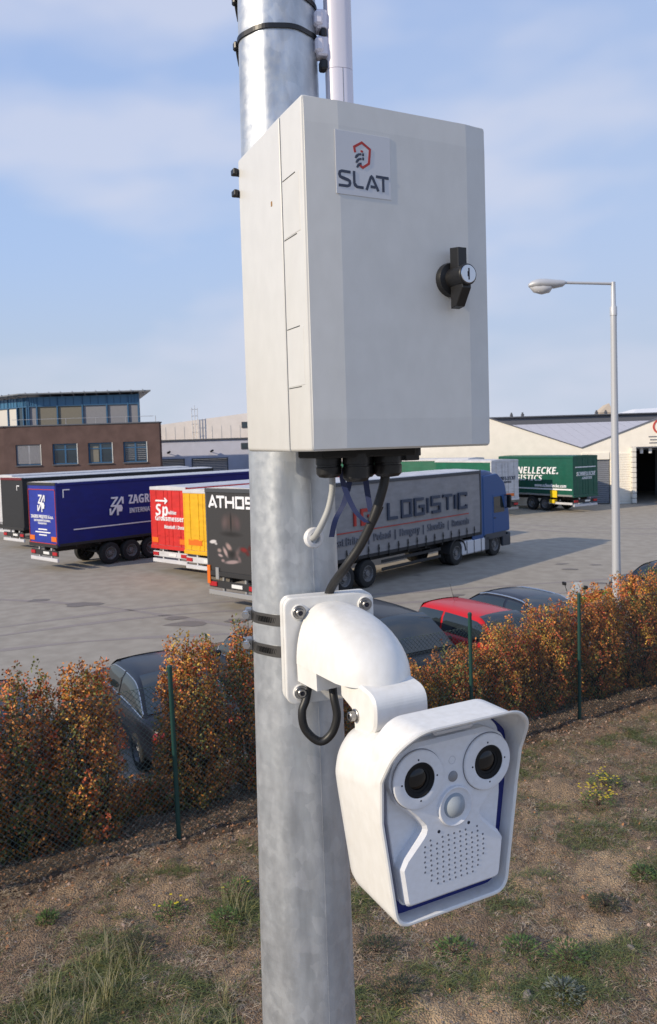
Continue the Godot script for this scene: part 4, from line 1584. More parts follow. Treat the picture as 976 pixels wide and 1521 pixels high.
# transforms of lettering: on the right side wall, the left one, or the rear
func on_right(z: float, y: float) -> Transform3D:
	return Transform3D(Basis(Vector3(0, 0, -1), Vector3.UP, Vector3(1, 0, 0)), Vector3(1.283, y, z))

func on_left(z: float, y: float) -> Transform3D:
	return Transform3D(Basis(Vector3(0, 0, 1), Vector3.UP, Vector3(-1, 0, 0)), Vector3(-1.283, y, z))

func on_rear(x: float, y: float) -> Transform3D:
	return Transform3D(Basis.IDENTITY, Vector3(x, y, 0.010))

func build_lorries() -> void:
	build_wheel_meshes()
	var g := "lorry trailers parked side by side on the left"
	# black trailer, half out of the picture
	var t := trailer("trailer", "black trailer at the far left edge, beyond the blue one", put_at(20.5, -42.3, HEAD), HEAD, {"side": M.tarp_black, "rear": M.tarp_black, "frame": M.chassis, "header": M.dark_red, "bumper": M.body_white, "group": g, "doors": false, "rail": M.chassis})
	strokes("corner_mark", [[Vector2(0, -0.25), Vector2(0, 0), Vector2(0.3, 0)]], 0.05, 0.004, on_rear(0.65, 3.55), M.letter_white, t)
	t = trailer("trailer", "white roofed trailer behind the black one, hardly more than its roof showing", put_at(22.5, -47.5, HEAD), HEAD, {"side": M.body_white, "rear": M.body_white, "group": g})
	# blue trailer
	t = trailer("trailer", "dark blue curtain trailer with white lettering and crossed letters on its doors", put_at(17.5, -33.25, HEAD), HEAD, {"side": M.tarp_blue, "rear": M.tarp_rear_blue, "frame": M.tarp_blue, "sill": M.chassis, "header": M.chassis, "bumper": M.body_white, "marker": true, "group": g, "rail": M.chassis, "doors": false, "axles": [-2.7, -3.85, -5.0]})
	text("lettering", "ZAGREB", on_right(-4.62, 2.98), 0.42, 1.7, M.letter_white, t, true, 0.0, 0.05)
	text("lettering", "INTERNATIONAL", on_right(-4.85, 2.44), 0.22, 2.15, M.letter_white, t, false, 0.0, 0.05)
	var zp := func(x: Transform3D, k: float):
		strokes("emblem", [[Vector2(-0.28, 0.42), Vector2(0.06, 0.42), Vector2(-0.28, 0.02), Vector2(0.0, 0.02)], [Vector2(0.06, -0.46), Vector2(0.06, 0.0), Vector2(0.26, 0.0), Vector2(0.30, -0.12), Vector2(0.26, -0.24), Vector2(0.06, -0.24)], [Vector2(-0.32, -0.40), Vector2(0.34, 0.44)], [Vector2(-0.36, -0.42), Vector2(-0.36, -0.10)], [Vector2(0.37, 0.1), Vector2(0.37, 0.44)]], 0.085, 0.03, x * Transform3D(Basis.IDENTITY.scaled(Vector3(k, k, 1)), Vector3.ZERO), M.letter_white, t)
	zp.call(on_right(-3.06, 2.72), 0.95)
	zp.call(on_rear(0.0, 3.05), 0.85)
	text("lettering", "ZAGREB PRIJEVOZ d.o.o.", on_rear(0, 2.44), 0.15, 2.0, M.letter_white, t, true, 0.0, 0.03)
	text("lettering", "INTERNATIONAL", on_rear(0, 2.26), 0.09, 1.5, M.letter_white, t, true, 0.0, 0.03)
	text("lettering", "TRANSPORT", on_rear(0, 2.13), 0.08, 0.8, M.letter_white, t, true, 0.0, 0.03)
	for k in 3:
		B()
		box(Vector3(0, 1.86 - k * 0.13, 0.014), Vector3([0.8, 1.35, 0.7][k], 0.055, 0.006))
		done("small_print", M.letter_white, t)
	B()
	box(Vector3(1.287, 1.83, -6.0), Vector3(0.012, 0.05, 10.4))
	done("side_stripe", M.letter_white, t)
	strokes("corner_mark", [[Vector2(0, -0.35), Vector2(0, 0), Vector2(0.32, 0)]], 0.05, 0.02, on_right(-0.35, 3.66), M.letter_white, t)
	B()
	for s in [-1.0, 1.0]:
		box(Vector3(1.21 * s, 2.45, 0.010), Vector3(0.035, 2.4, 0.02))
	box(Vector3(0, 3.68, 0.010), Vector3(2.4, 0.035, 0.02))
	box(Vector3(0, 1.24, 0.0505), Vector3(2.4, 0.035, 0.02))
	done("contour_tape", M.letter_red, t)
	# red trailer
	t = trailer("trailer", "red box trailer with white lettering between the blue and yellow ones", put_at(20.1, -27.3, HEAD), HEAD, {"side": M.door_red, "rear": M.door_red, "frame": M.door_red, "header": M.body_white, "bumper": M.body_white, "lampbar": M.body_white, "tarp": false, "H": 3.72, "floor": 1.1, "marker": true, "group": g, "rods": M.door_red})
	text("lettering", "Sp", on_rear(-0.42, 2.72), 0.50, 0.86, M.letter_white, t, true, 0.1, 0.03)
	text("lettering", "edition", on_rear(0.30, 2.62), 0.15, 0.56, M.letter_white, t, true, 0.1, 0.03)
	text("lettering", "Grossmesser", on_rear(0.08, 2.36), 0.22, 2.0, M.letter_white, t, true, 0.0, 0.03)
	text("lettering", "Neustadt / Donau", on_rear(0.45, 2.0), 0.15, 1.45, M.letter_white, t, true, 0.1, 0.03)
	strokes("emblem", [[Vector2(-0.85, 3.12), Vector2(-0.1, 3.12)], [Vector2(-0.2, 3.24), Vector2(-0.04, 3.12), Vector2(-0.2, 3.0)]], 0.07, 0.02, on_rear(0, 0), M.letter_white, t)
	# yellow trailer
	t = trailer("trailer", "plain yellow box trailer squeezed between the red and the black lorry", put_at(19.7, -24.45, HEAD), HEAD, {"side": M.door_yellow, "rear": M.door_yellow, "frame": M.door_yellow, "header": M.body_white, "bumper": M.body_white, "lampbar": M.body_white, "tarp": false, "H": 3.66, "floor": 1.1, "group": g, "rods": M.door_yellow})
	B()
	box(Vector3(-0.55, 1.52, 0.012), Vector3(0.85, 0.24, 0.02))
	done("marker_board", M.amber, t)
	B()
	box(Vector3(0.75, 1.62, 0.012), Vector3(0.28, 0.36, 0.02))
	done("sticker", M.letter_grey, t)
	# the grey lorry with black rear
	t = trailer("articulated_lorry", "articulated lorry with grey lettered curtain, black rear doors and blue cab", put_at(16.6, -19.2, HEAD), HEAD, {"cat": "lorry", "side": M.tarp_grey, "rear": M.tarp_char, "frame": M.cab_grey, "header": M.cab_grey, "roof": M.roof_white, "bumper": M.steel_rail, "rods": M.tarp_char, "straps": true, "rail": M.chassis, "legs": false, "sill": M.chassis, "doors": false})
	build_athos_rear(t)
	strokes("lettering", [[Vector2(4.75, 2.36), Vector2(4.75, 2.96)], [Vector2(5.85, 2.90), Vector2(5.15, 2.90), Vector2(5.15, 2.40), Vector2(5.85, 2.40), Vector2(5.85, 2.66), Vector2(5.5, 2.66)]], 0.12, 0.05, on_right(0, 0), M.letter_red, t)
	var lx := 6.75
	var word := []
	var gl := {"L": [[[0, 1], [0, 0], [1, 0]]], "O": [[[0, 0], [0, 1], [1, 1], [1, 0], [0, 0], [0, 0.2]]], "G": [[[1, 1], [0, 1], [0, 0], [1, 0], [1, 0.5], [0.5, 0.5]]], "I": [[[0.0, 0], [0.0, 1]]], "S": [[[1, 1], [0, 1], [0, 0.5], [1, 0.5], [1, 0], [0, 0]]], "T": [[[-0.1, 1], [1.1, 1]], [[0.5, 1], [0.5, 0]]], "C": [[[1, 0.8], [1, 1], [0, 1], [0, 0], [1, 0], [1, 0.2]]]}
	for ch in "LOGISTIC":
		var w := 0.0 if ch == "I" else 0.57
		for l in gl[ch]:
			word.append((l as Array).map(func(p): return Vector2(lx + p[0] * w, 2.45 + p[1] * 0.60)))
		lx += w + 0.30
	strokes("lettering", word, 0.115, 0.05, on_right(0, 0), M.letter_dark, t)
	B()
	box(Vector3(1.287, 2.16, -7.6), Vector3(0.012, 0.035, 9.8))
	done("red_line", M.letter_red, t)
	text("lettering", "Great Britain  |  Poland  |  Hungary  |  Slovakia  |  Romania", on_right(-7.9, 1.83), 0.27, 9.2, M.letter_grey, t, false, 0.0, 0.05)
	build_cab(t)
	# green trailers at the hall
	g = "green lettered trailers before the cream hall"
	var D := -31.0
	t = trailer("trailer", "green trailer with green rear doors and yellow box, nearest the hall doors", Vector3(18.25, 0, -54.9), D, {"side": M.tarp_green, "rear": M.tarp_green, "frame": M.tarp_green, "header": M.tarp_green, "bumper": M.body_white, "L": 7.4, "axles": [-2.7, -4.0], "group": g, "roof": M.tarp_green, "rods": M.tarp_green, "rail": M.steel_rail})
	text("lettering", "SCHNELLECKE.", on_left(-4.1, 2.95), 0.50, 5.6, M.letter_white, t, true, 0.22, 0.05)
	text("lettering", "LOGISTICS", on_left(-4.7, 2.40), 0.42, 3.6, M.letter_white, t, true, 0.22, 0.05)
	text("lettering", "www.schnellecke.com", on_left(-2.1, 1.86), 0.22, 3.0, M.letter_white, t, true, 0.1, 0.05)
	text("lettering", "SCHNELLECKE", on_rear(0.05, 2.72), 0.28, 1.9, M.letter_white, t, true, 0.2, 0.03)
	text("lettering", "LOGISTICS", on_rear(0.15, 2.42), 0.17, 1.0, M.letter_white, t, true, 0.2, 0.03)
	B()
	box(Vector3(0, 3.2, 0.012), Vector3(2.1, 0.07, 0.01))
	box(Vector3(-1.287, 1.62, -3.6), Vector3(0.012, 0.10, 7.0))
	done("stripe", M.letter_white, t)
	B()
	box(Vector3(-1.31, 1.28, -1.75), Vector3(0.06, 0.52, 0.62), 0.01)
	box(Vector3(-1.22, 0.74, -1.9), Vector3(0.3, 0.26, 0.5), 0.02)
	done("tool_box", M.yellow, t)
	B()
	box(Vector3(-1.23, 0.62, -1.2), Vector3(0.05, 0.16, 2.2), 0.01)
	done("side_rail", M.body_white, t)
	t = trailer("trailer", "green trailer with white rear doors, standing left of the all green one", Vector3(12.25, 0, -53.6), D, {"side": M.tarp_green2, "rear": M.body_white, "frame": M.body_white, "bumper": M.steel_rail, "H": 3.9, "L": 7.4, "axles": [-2.7, -4.0], "group": g, "rods": M.steel_rail})
	text("lettering", "SCHNELLECKE", on_rear(0.0, 2.62), 0.24, 1.9, M.letter_dark, t, true, 0.2, 0.03)
	text("lettering", "LOGISTICS", on_rear(0.1, 2.35), 0.14, 0.9, M.letter_dark, t, true, 0.2, 0.03)
	B()
	box(Vector3(0.35, 1.45, 0.012), Vector3(0.9, 0.2, 0.02))
	done("marker_board", M.amber, t)
	text("lettering", "Schnellecke", on_left(-7.0, 3.62), 0.24, 1.6, M.letter_white, t, true, 0.1, 0.05)
	t = trailer("trailer", "long green trailer mostly hidden behind the grey lorry, its white roof edge showing", Vector3(11.0, 0, -57.4), -52.0, {"side": M.tarp_green2, "rear": M.body_white, "frame": M.body_white, "group": g})
	text("lettering", "Schnellecke", on_left(-6.9, 3.55), 0.28, 1.9, M.letter_white, t, true, 0.1, 0.05)

func build_athos_rear(t: Node3D) -> void:
	var a := [[[Vector2(-1.05, 3.36), Vector2(-0.86, 3.74), Vector2(-0.67, 3.36)], [Vector2(-0.96, 3.46), Vector2(-0.80, 3.46)]], [[Vector2(-0.66, 3.72), Vector2(-0.26, 3.72)], [Vector2(-0.46, 3.70), Vector2(-0.46, 3.36)]], [[Vector2(-0.18, 3.36), Vector2(-0.18, 3.74)], [Vector2(0.18, 3.36), Vector2(0.18, 3.74)], [Vector2(-0.18, 3.55), Vector2(0.18, 3.55)]], [[Vector2(0.32, 3.39), Vector2(0.32, 3.71), Vector2(0.66, 3.71), Vector2(0.66, 3.39), Vector2(0.32, 3.39), Vector2(0.32, 3.45)]], [[Vector2(1.12, 3.71), Vector2(0.80, 3.71), Vector2(0.80, 3.55), Vector2(1.12, 3.55), Vector2(1.12, 3.39), Vector2(0.78, 3.39)]]]
	var all := []
	for l in a:
		all.append_array(l)
	strokes("lettering", all, 0.085, 0.01, on_rear(0, 0), M.letter_white, t)
	# printed picture: a crouching bare-armed fighter in the dark
	var w := 192
	var h := 224
	var im := Image.create(w, h, false, Image.FORMAT_RGB8)
	var blobs := [] # centre, radii, angle, colour, softness
	for d in [
		[96, 42, 50, 40, 0.0, Color(0.30, 0.24, 0.23), 0.9], [70, 46, 16, 34, 0.15, Color(0.36, 0.30, 0.30), 0.9], [122, 46, 15, 34, -0.15, Color(0.33, 0.26, 0.27), 0.9], [96, 44, 5, 44, 0.0, Color(0.09, 0.08, 0.08), 0.5],
		[96, 86, 54, 12, 0.0, Color(0.10, 0.09, 0.09), 0.8],
		[18, 118, 18, 8, -0.2, Color(0.82, 0.80, 0.80), 0.35], [30, 124, 8, 6, 0.4, Color(0.70, 0.68, 0.68), 0.4], [84, 132, 22, 12, 0.9, Color(0.62, 0.52, 0.50), 0.6], [70, 152, 26, 9, 1.1, Color(0.66, 0.57, 0.56), 0.6], [44, 148, 12, 10, 0.1, Color(0.60, 0.52, 0.50), 0.6], [48, 166, 14, 7, 0.3, Color(0.66, 0.58, 0.58), 0.6],
		[118, 152, 12, 34, 0.5, Color(0.40, 0.33, 0.33), 0.9], [96, 186, 38, 9, -0.15, Color(0.60, 0.52, 0.52), 0.5], [58, 184, 10, 8, 0.0, Color(0.56, 0.48, 0.48), 0.6], [126, 172, 9, 18, -0.4, Color(0.46, 0.38, 0.38), 0.8],
		[146, 138, 20, 12, 0.2, Color(0.48, 0.06, 0.05), 0.7], [160, 150, 12, 10, 0.8, Color(0.34, 0.04, 0.04), 0.8], [168, 130, 8, 14, 0.3, Color(0.28, 0.05, 0.05), 0.8], [96, 158, 22, 20, 0.0, Color(0.07, 0.06, 0.06), 0.9]]:
		blobs.append(d)
	for y in h:
		for x in w:
			var c := Color(0.205, 0.2, 0.205)
			for b in blobs:
				var dx: float = x - b[0]
				var dy: float = y - b[1]
				var ca := cos(b[4])
				var sa := sin(b[4])
				var u: float = (dx * ca + dy * sa) / b[2]
				var v: float = (-dx * sa + dy * ca) / b[3]
				var r := sqrt(u * u + v * v)
				if r < 1.0:
					c = c.lerp(b[5], clampf((1.0 - r) / b[6], 0, 1) * 0.95)
			im.set_pixel(x, y, c)
	var m := mat("rear_print", Color.WHITE, 0.5)
	m.albedo_texture = ImageTexture.create_from_image(im)
	var q := QuadMesh.new()
	q.size = Vector2(2.30, 2.05)
	q.material = m
	share("printed_picture", q, t, Transform3D(Basis.IDENTITY, Vector3(0, 2.27, 0.006)))
	B()
	box(Vector3(-1.16, 1.10, 0.03), Vector3(0.16, 0.62, 0.05), 0.01)
	done("marker_board", M.amber, t)
	B()
	box(Vector3(-0.72, 1.16, 0.03), Vector3(0.16, 0.40, 0.05), 0.01)
	done("handle_plate", M.steel_rail, t)

func build_cab(t: Node3D) -> void:
	var z0 := -13.85 # back of the cab
	var z1 := -16.15 # its front
	# tractor frame and wheels
	B()
	for s in [-1.0, 1.0]:
		box(Vector3(0.45 * s, 0.86, -13.40), Vector3(0.12, 0.28, 5.6), 0.01)
	done("tractor_frame", M.chassis, t)
	for s in [-1.0, 1.0]:
		wheel(t, 1.06 * s, -14.85)
		wheel(t, 1.06 * s, -11.60)
		wheel(t, 0.72 * s, -11.60, 0.52, false)
		B()
		var arch := PackedVector2Array()
		for i in 13:
			var a := PI * i / 12.0
			arch.append(Vector2(cos(a) * 0.66, 0.56 + sin(a) * 0.62))
		for i in range(12, -1, -1):
			var a := PI * i / 12.0
			arch.append(Vector2(cos(a) * 0.60, 0.56 + sin(a) * 0.56))
		X = Transform3D(Basis(Vector3(0, 0, -1), Vector3.UP, Vector3(1, 0, 0)), Vector3(1.02 * s, 0, -11.60))
		extrude(arch, -0.26, 0.26)
		done("mudguard", M.chassis, t)
		B()
		box(Vector3(1.08 * s, 0.66, -12.95), Vector3(0.34, 0.62, 2.0), 0.06)
		var tank := done("side_skirt", M.tank_white, t)
		for z in [-12.35, -12.95, -13.55]:
			B()
			box(Vector3(1.255 * s, 0.66, z), Vector3(0.012, 0.60, 0.04))
			done("tank_strap", M.chassis, tank)
	# cab shell: side profile extruded with rounded front
	var prof := [[Vector2(-13.80, 1.0), 0.05], [Vector2(-13.80, 3.72), 0.15], [Vector2(-15.10, 3.78), 0.3], [Vector2(-15.75, 3.35), 0.25], [Vector2(-15.92, 2.85), 0.2], [Vector2(-16.16, 1.75), 0.3], [Vector2(-16.18, 1.05), 0.1]]
	var p2 := rounded(prof, 0.1, 4)
	var rings := []
	for d in [[-1.25, 0.05], [-1.235, 0.015], [-1.20, 0.0], [1.20, 0.0], [1.235, 0.015], [1.25, 0.05]]:
		var ins := inset(p2, d[1])
		var r := PackedVector3Array()
		for v in ins:
			r.append(Vector3(d[0], v.y, v.x))
		rings.append(r)
	B()
	loft(rings, true, true, true, false, false, FLAT)
	done("cab", M.cab_blue, t)
	for s in [-1.0, 1.0]:
		B()
		box(Vector3(1.20 * s, 2.3, -13.35), Vector3(0.05, 2.9, 0.95), 0.02)
		done("side_fairing", M.cab_blue, t)
		# door with window
		B()
		box(Vector3(1.252 * s, 1.95, -15.15), Vector3(0.02, 1.75, 1.05), 0.008)
		var door := done("cab_door", M.cab_blue, t)
		B()
		var win := rounded([Vector2(-14.70, 1.98), Vector2(-14.70, 2.72), Vector2(-15.42, 2.72), Vector2(-15.66, 2.1), Vector2(-15.66, 1.98)], 0.06, 3)
		X = Transform3D(Basis(Vector3(0, 0, 1), Vector3.UP, Vector3(-1, 0, 0) * s), Vector3(1.263 * s, 0, 0))
		extrude(win, -0.008, 0.008)
		done("window", M.car_glass, door)
		B()
		box(Vector3(1.27 * s, 1.75, -14.78), Vector3(0.03, 0.05, 0.16), 0.01)
		done("handle", M.black_plastic, door)
		# mirrors
		B()
		box(Vector3(1.44 * s, 2.45, -15.80), Vector3(0.22, 0.62, 0.14), 0.04)
		bar(Vector3(1.2 * s, 2.75, -15.70), Vector3(1.42 * s, 2.72, -15.80), 0.025)
		bar(Vector3(1.2 * s, 2.12, -15.75), Vector3(1.42 * s, 2.2, -15.80), 0.025)
		done("mirror", M.black_plastic, t)
		B()
		box(Vector3(1.2 * s, 0.95, -14.85), Vector3(0.12, 0.30, 1.9), 0.03)
		done("wheel_arch", M.cab_grey, t)
		B()
		box(Vector3(1.19 * s, 0.62, -15.80), Vector3(0.14, 0.5, 0.6), 0.03)
		box(Vector3(1.19 * s, 0.66, -14.05), Vector3(0.14, 0.6, 0.4), 0.03)
		done("step", M.cab_grey, t)
		B()
		box(Vector3(0.92 * s, 0.80, -16.20), Vector3(0.46, 0.22, 0.10), 0.03)
		done("head_lamp", M.head_lamp, t)
	B()
	box(Vector3(0, 0.66, -16.16), Vector3(2.46, 0.62, 0.26), 0.05)
	done("bumper", M.cab_grey, t)
	B()
	for k in 4:
		box(Vector3(0, 1.12 + k * 0.16, -16.19), Vector3(1.9, 0.07, 0.05), 0.01)
	done("grille", M.cab_grey, t)
	B()
	quad(Vector3(-1.12, 1.95, -16.14), Vector3(1.12, 1.95, -16.14), Vector3(1.08, 2.85, -15.95), Vector3(-1.08, 2.85, -15.95), Vector3.FORWARD)
	done("windscreen", M.car_glass, t)
	B()
	box(Vector3(0, 2.98, -16.02), Vector3(2.2, 0.22, 0.30), 0.06)
	done("sun_visor", M.cab_grey, t)
	# roof deflector
	B()
	rings = []
	for d in [[-13.80, 3.98, 1.15], [-14.30, 3.97, 1.13], [-14.80, 3.90, 1.08], [-15.20, 3.76, 1.0]]:
		var r := PackedVector3Array()
		for v in rrect(d[2] * 2, d[1] - 3.3, 0.12, 4, Vector2(0, (d[1] + 3.3) / 2)):
			r.append(Vector3(v.x, v.y, d[0]))
		rings.append(r)
	loft(rings, true, true, true)
	done("roof_deflector", M.cab_blue, t)

# ---------- cars ----------
func car(called: String, label: String, s: float, q: float, o: Dictionary) -> void:
	# local +z points at the fence
	var paint: Material = o.paint
	var L: float = o.get("L", 4.6)
	var W: float = o.get("W", 1.80) / 2
	var H: float = o.get("H", 1.43)
	var belt: float = o.get("belt", 0.92)
	var t := thing(called, label, "car", fence_at(s, q + L / 2, 0), 0.5277 + float(o.get("turn", 0.0)), "cars parked behind the hedge")
	var z0: float = o.cab[0] # far foot of the glasshouse
	var r0: float = o.cab[1]
	var r1: float = o.cab[2]
	var z1: float = o.cab[3] # near foot
	var hf: float = o.get("far_y", 0.80)
	var hn: float = o.get("near_y", 0.85)
	var top := func(z: float) -> float:
		var y := belt
		if z < z0:
			y = lerpf(belt, hf, smoothstep(0.0, 1.0, (z0 - z) / maxf(z0 + L / 2, 0.01)))
		elif z > z1:
			y = lerpf(belt, hn, smoothstep(0.0, 1.0, (z - z1) / maxf(L / 2 - z1, 0.01)))
		var e := L / 2 - absf(z)
		return y - 0.16 * pow(clampf(1.0 - e / 0.22, 0, 1), 2.0)
	var wid := func(z: float) -> float:
		var e := L / 2 - absf(z)
		return W * (1.0 - 0.22 * pow(clampf(1.0 - e / 0.75, 0, 1), 2.2))
	var rings := []
	var n := 30
	for i in n + 1:
		var z := lerpf(-L / 2, L / 2, float(i) / n)
		var y: float = top.call(z)
		var w: float = wid.call(z)
		var half := [Vector2(w * 0.80, 0.20), Vector2(w * 0.96, 0.30), Vector2(w, 0.52), Vector2(w * 0.985, y - 0.20), Vector2(w * 0.955, y - 0.06), Vector2(w * 0.90, y - 0.005), Vector2(w * 0.6, y + 0.03), Vector2(0, y + 0.045)]
		var r := PackedVector3Array()
		for v in half:
			r.append(Vector3(v.x, v.y, z))
		for k in range(half.size() - 2, -1, -1):
			r.append(Vector3(-half[k].x, half[k].y, z))
		rings.append(r)
	B()
	loft(rings, true, true, true)
	done("body", paint, t)
	# glasshouse
	var rise := func(z: float) -> float:
		var a := 1.0
		if z < r0:
			a = sin(PI / 2 * clampf((z - z0) / (r0 - z0), 0, 1))
		elif z > r1:
			a = sin(PI / 2 * clampf((z1 - z) / (z1 - r1), 0, 1))
		var crown := 1.0 - 0.05 * pow(absf(z - (r0 + r1) / 2) / (r1 - r0) * 2.0, 2.0)
		return a * minf(crown, 1.0)
	var sect := func(z: float) -> Array:
		var f: float = rise.call(z)
		var yb: float = top.call(z) - 0.02
		var yr := yb + (H - belt) * f
		var wb: float = wid.call(z) * 0.90
		var wr := lerpf(wb, W * 0.70, f)
		return [Vector2(wb, yb), Vector2(lerpf(wb, wr, 0.55) + 0.012 * f, lerpf(yb, yr, 0.6)), Vector2(wr, yr - 0.075 * f), Vector2(wr - 0.07, yr - 0.02 * f), Vector2(wr * 0.55, yr + 0.012 * f), Vector2(0, yr + 0.022 * f)]
	rings = []
	n = 34
	for i in n + 1:
		var z := lerpf(z0, z1, float(i) / n)
		var half: Array = sect.call(z)
		var r := PackedVector3Array()
		for v in half:
			r.append(Vector3(v.x, v.y, z))
		for k in range(half.size() - 2, -1, -1):
			r.append(Vector3(-half[k].x, half[k].y, z))
		rings.append(r)
	B()
	loft(rings, false, false, false)
	done("roof", o.get("roof", paint), t)
	# side windows with trim
	for s_ in [-1.0, 1.0]:
		var split: Array = o.get("pillars", [0.5])
		var cuts := [0.06] + split + [0.95]
		for c in cuts.size() - 1:
			var a: float = cuts[c] + (0.012 if c else 0.0)
			var b: float = cuts[c + 1] - (0.012 if c < cuts.size() - 2 else 0.0)
			B()
			var lo := PackedVector3Array()
			var hi := PackedVector3Array()
			for i in 13:
				var z := lerpf(lerpf(z0, z1, a), lerpf(z0, z1, b), i / 12.0)
				var h: Array = sect.call(z)
				var p0: Vector2 = h[0]
				var p1: Vector2 = h[1]
				var p2: Vector2 = h[2]
				var l := p0.lerp(p1, 0.10)
				var u := p1.lerp(p2, 0.80)
				lo.append(Vector3((l.x + 0.008) * s_, l.y, z))
				hi.append(Vector3((u.x + 0.008) * s_, u.y, z))
				var md := Vector3((p1.x + 0.008) * s_, p1.y, z)
				if i > 0:
					var h2: Array = sect.call(lerpf(lerpf(z0, z1, a), lerpf(z0, z1, b), (i - 1) / 12.0))
					var zz := lo[i - 1].z
					var m0 := Vector3((h2[1].x + 0.008) * s_, h2[1].y, zz)
					quad(lo[i - 1], lo[i], md, m0, Vector3(s_, 0.2, 0), 1)
					quad(m0, md, hi[i], hi[i - 1], Vector3(s_, 0.4, 0), 1)
			var win := done("window", M.car_glass, t)
			if o.get("trim", false):
				B()
				tube(hi, 0.012, 5)
				tube(lo, 0.012, 5)
				if c == cuts.size() - 2:
					bar(lo[12], hi[12], 0.012, 5)
				if c == 0:
					bar(lo[0], hi[0], 0.012, 5)
				done("chrome_trim", M.chrome, win)
	# end glass
	for d in [[z0, r0], [z1, r1]]:
		B()
		var prev := []
		for i in 9:
			var z := lerpf(d[0], d[1], 0.10 + 0.84 * i / 8.0)
			var h: Array = sect.call(z)
			var row := []
			var up: Vector2 = h[5]
			for k in 9:
				var u := (k - 4) / 4.0
				var x: float = h[2].x * 0.93 * u
				var y := lerpf(up.y, h[3].y, pow(absf(u), 2.0) * 0.8) + 0.012
				row.append(Vector3(x, y, z + signf(d[0] - d[1]) * 0.006))
			if i > 0:
				for k in 8:
					quad(prev[k], prev[k + 1], row[k + 1], row[k], Vector3(0, 0.7, signf(d[0])), 1)
			prev = row
		done("windscreen" if (d[0] > 0) == o.get("nose_near", false) else "rear_window", M.car_glass, t)
	# wheels
	for z in [-L / 2 + 0.85, L / 2 - 0.85]:
		for x in [-1.0, 1.0]:
			wheel(t, (W - 0.10) * x, z, 0.325, false)
	# lamps, plate, mirrors, bumpers
	for x in [-1.0, 1.0]:
		B()
		box(Vector3(W * 0.70 * x, 0.72, -L / 2 + 0.13), Vector3(0.32, 0.11, 0.14), 0.03)
		done("head_lamp" if not o.get("nose_near", false) else "tail_lamp", M.head_lamp if not o.get("nose_near", false) else M.red_lamp, t)
		B()
		box(Vector3(W * 0.70 * x, 0.74, L / 2 - 0.10), Vector3(0.36, 0.14, 0.16), 0.03)
		done("tail_lamp" if not o.get("nose_near", false) else "head_lamp", M.red_lamp if not o.get("nose_near", false) else M.head_lamp, t)
		B()
		var zm := (z1 - 0.55) if o.get("nose_near", false) else (z0 + 0.55)
		box(Vector3((W + 0.07) * x, belt + 0.07, zm), Vector3(0.20, 0.14, 0.10), 0.04)
		done("mirror", o.get("mirror", paint), t)
	B()
	box(Vector3(0, 0.52, L / 2 - 0.005), Vector3(0.52, 0.11, 0.02), 0.003)
	done("number_plate", M.plate, t)
	if o.has("rails"):
		for x in [-1.0, 1.0]:
			B()
			var pts := PackedVector3Array()
			for i in 9:
				var z := lerpf(lerpf(z0, r0, 0.75), lerpf(z1, r1, 0.5), i / 8.0)
				var h: Array = sect.call(z)
				pts.append(Vector3((h[2].x + 0.0) * x, h[2].y + 0.045, z))
			tube(pts, 0.022, 6)
			done("roof_trim", M.chrome, t)
	if o.has("aerial"):
		B()
		bar(Vector3(0.0, H, o.aerial), Vector3(0.0, H + 0.38, o.aerial - 0.16), 0.005, 5)
		done("aerial", M.black_plastic, t)

func build_cars() -> void:
	car("parked_car", "dark car cut off by the photo's left edge behind the hedge", -1.55, 2.75, {"paint": M.car_blue, "cab": [-1.15, -0.45, 0.75, 1.65], "trim": true})
	car("parked_car", "dark saloon with chrome window trim in the gap of the left hedge", 1.55, 2.85, {"paint": M.car_dark, "cab": [-1.25, -0.5, 0.7, 1.75], "trim": true, "pillars": [0.47], "H": 1.43})
	car("parked_car", "dark car with bright roof line just left of the mast", 4.15, 3.3, {"paint": M.car_dark, "cab": [-1.25, -0.5, 0.7, 1.75], "trim": true, "rails": true, "H": 1.46})
	car("parked_car", "tall black van-like car right of the camera bracket", 6.6, 2.75, {"paint": M.car_black, "L": 4.3, "H": 1.72, "belt": 1.02, "cab": [-2.0, -1.75, 0.45, 1.45], "nose_near": true, "near_y": 0.92, "far_y": 1.0, "pillars": [0.36, 0.66]})
	car("parked_car", "small bright red hatchback with short aerial", 8.95, 2.75, {"paint": M.car_red, "L": 3.6, "W": 1.66, "H": 1.52, "belt": 0.98, "cab": [-1.65, -1.35, 0.55, 1.3], "nose_near": true, "near_y": 0.9, "far_y": 0.96, "aerial": -0.9, "pillars": [0.38], "mirror": M.black_plastic})
	car("parked_car", "dark blue coupe with silver roof line beyond the red hatchback", 11.45, 3.4, {"paint": M.car_blue, "cab": [-1.6, -0.7, 0.45, 1.75], "rails": true, "H": 1.40})
	car("parked_car", "blue grey car at the right edge behind the street lamp", 18.1, 3.4, {"paint": M.car_grey, "cab": [-1.5, -0.8, 0.75, 1.7], "H": 1.48, "aerial": 0.6, "pillars": [0.4, 0.72]})

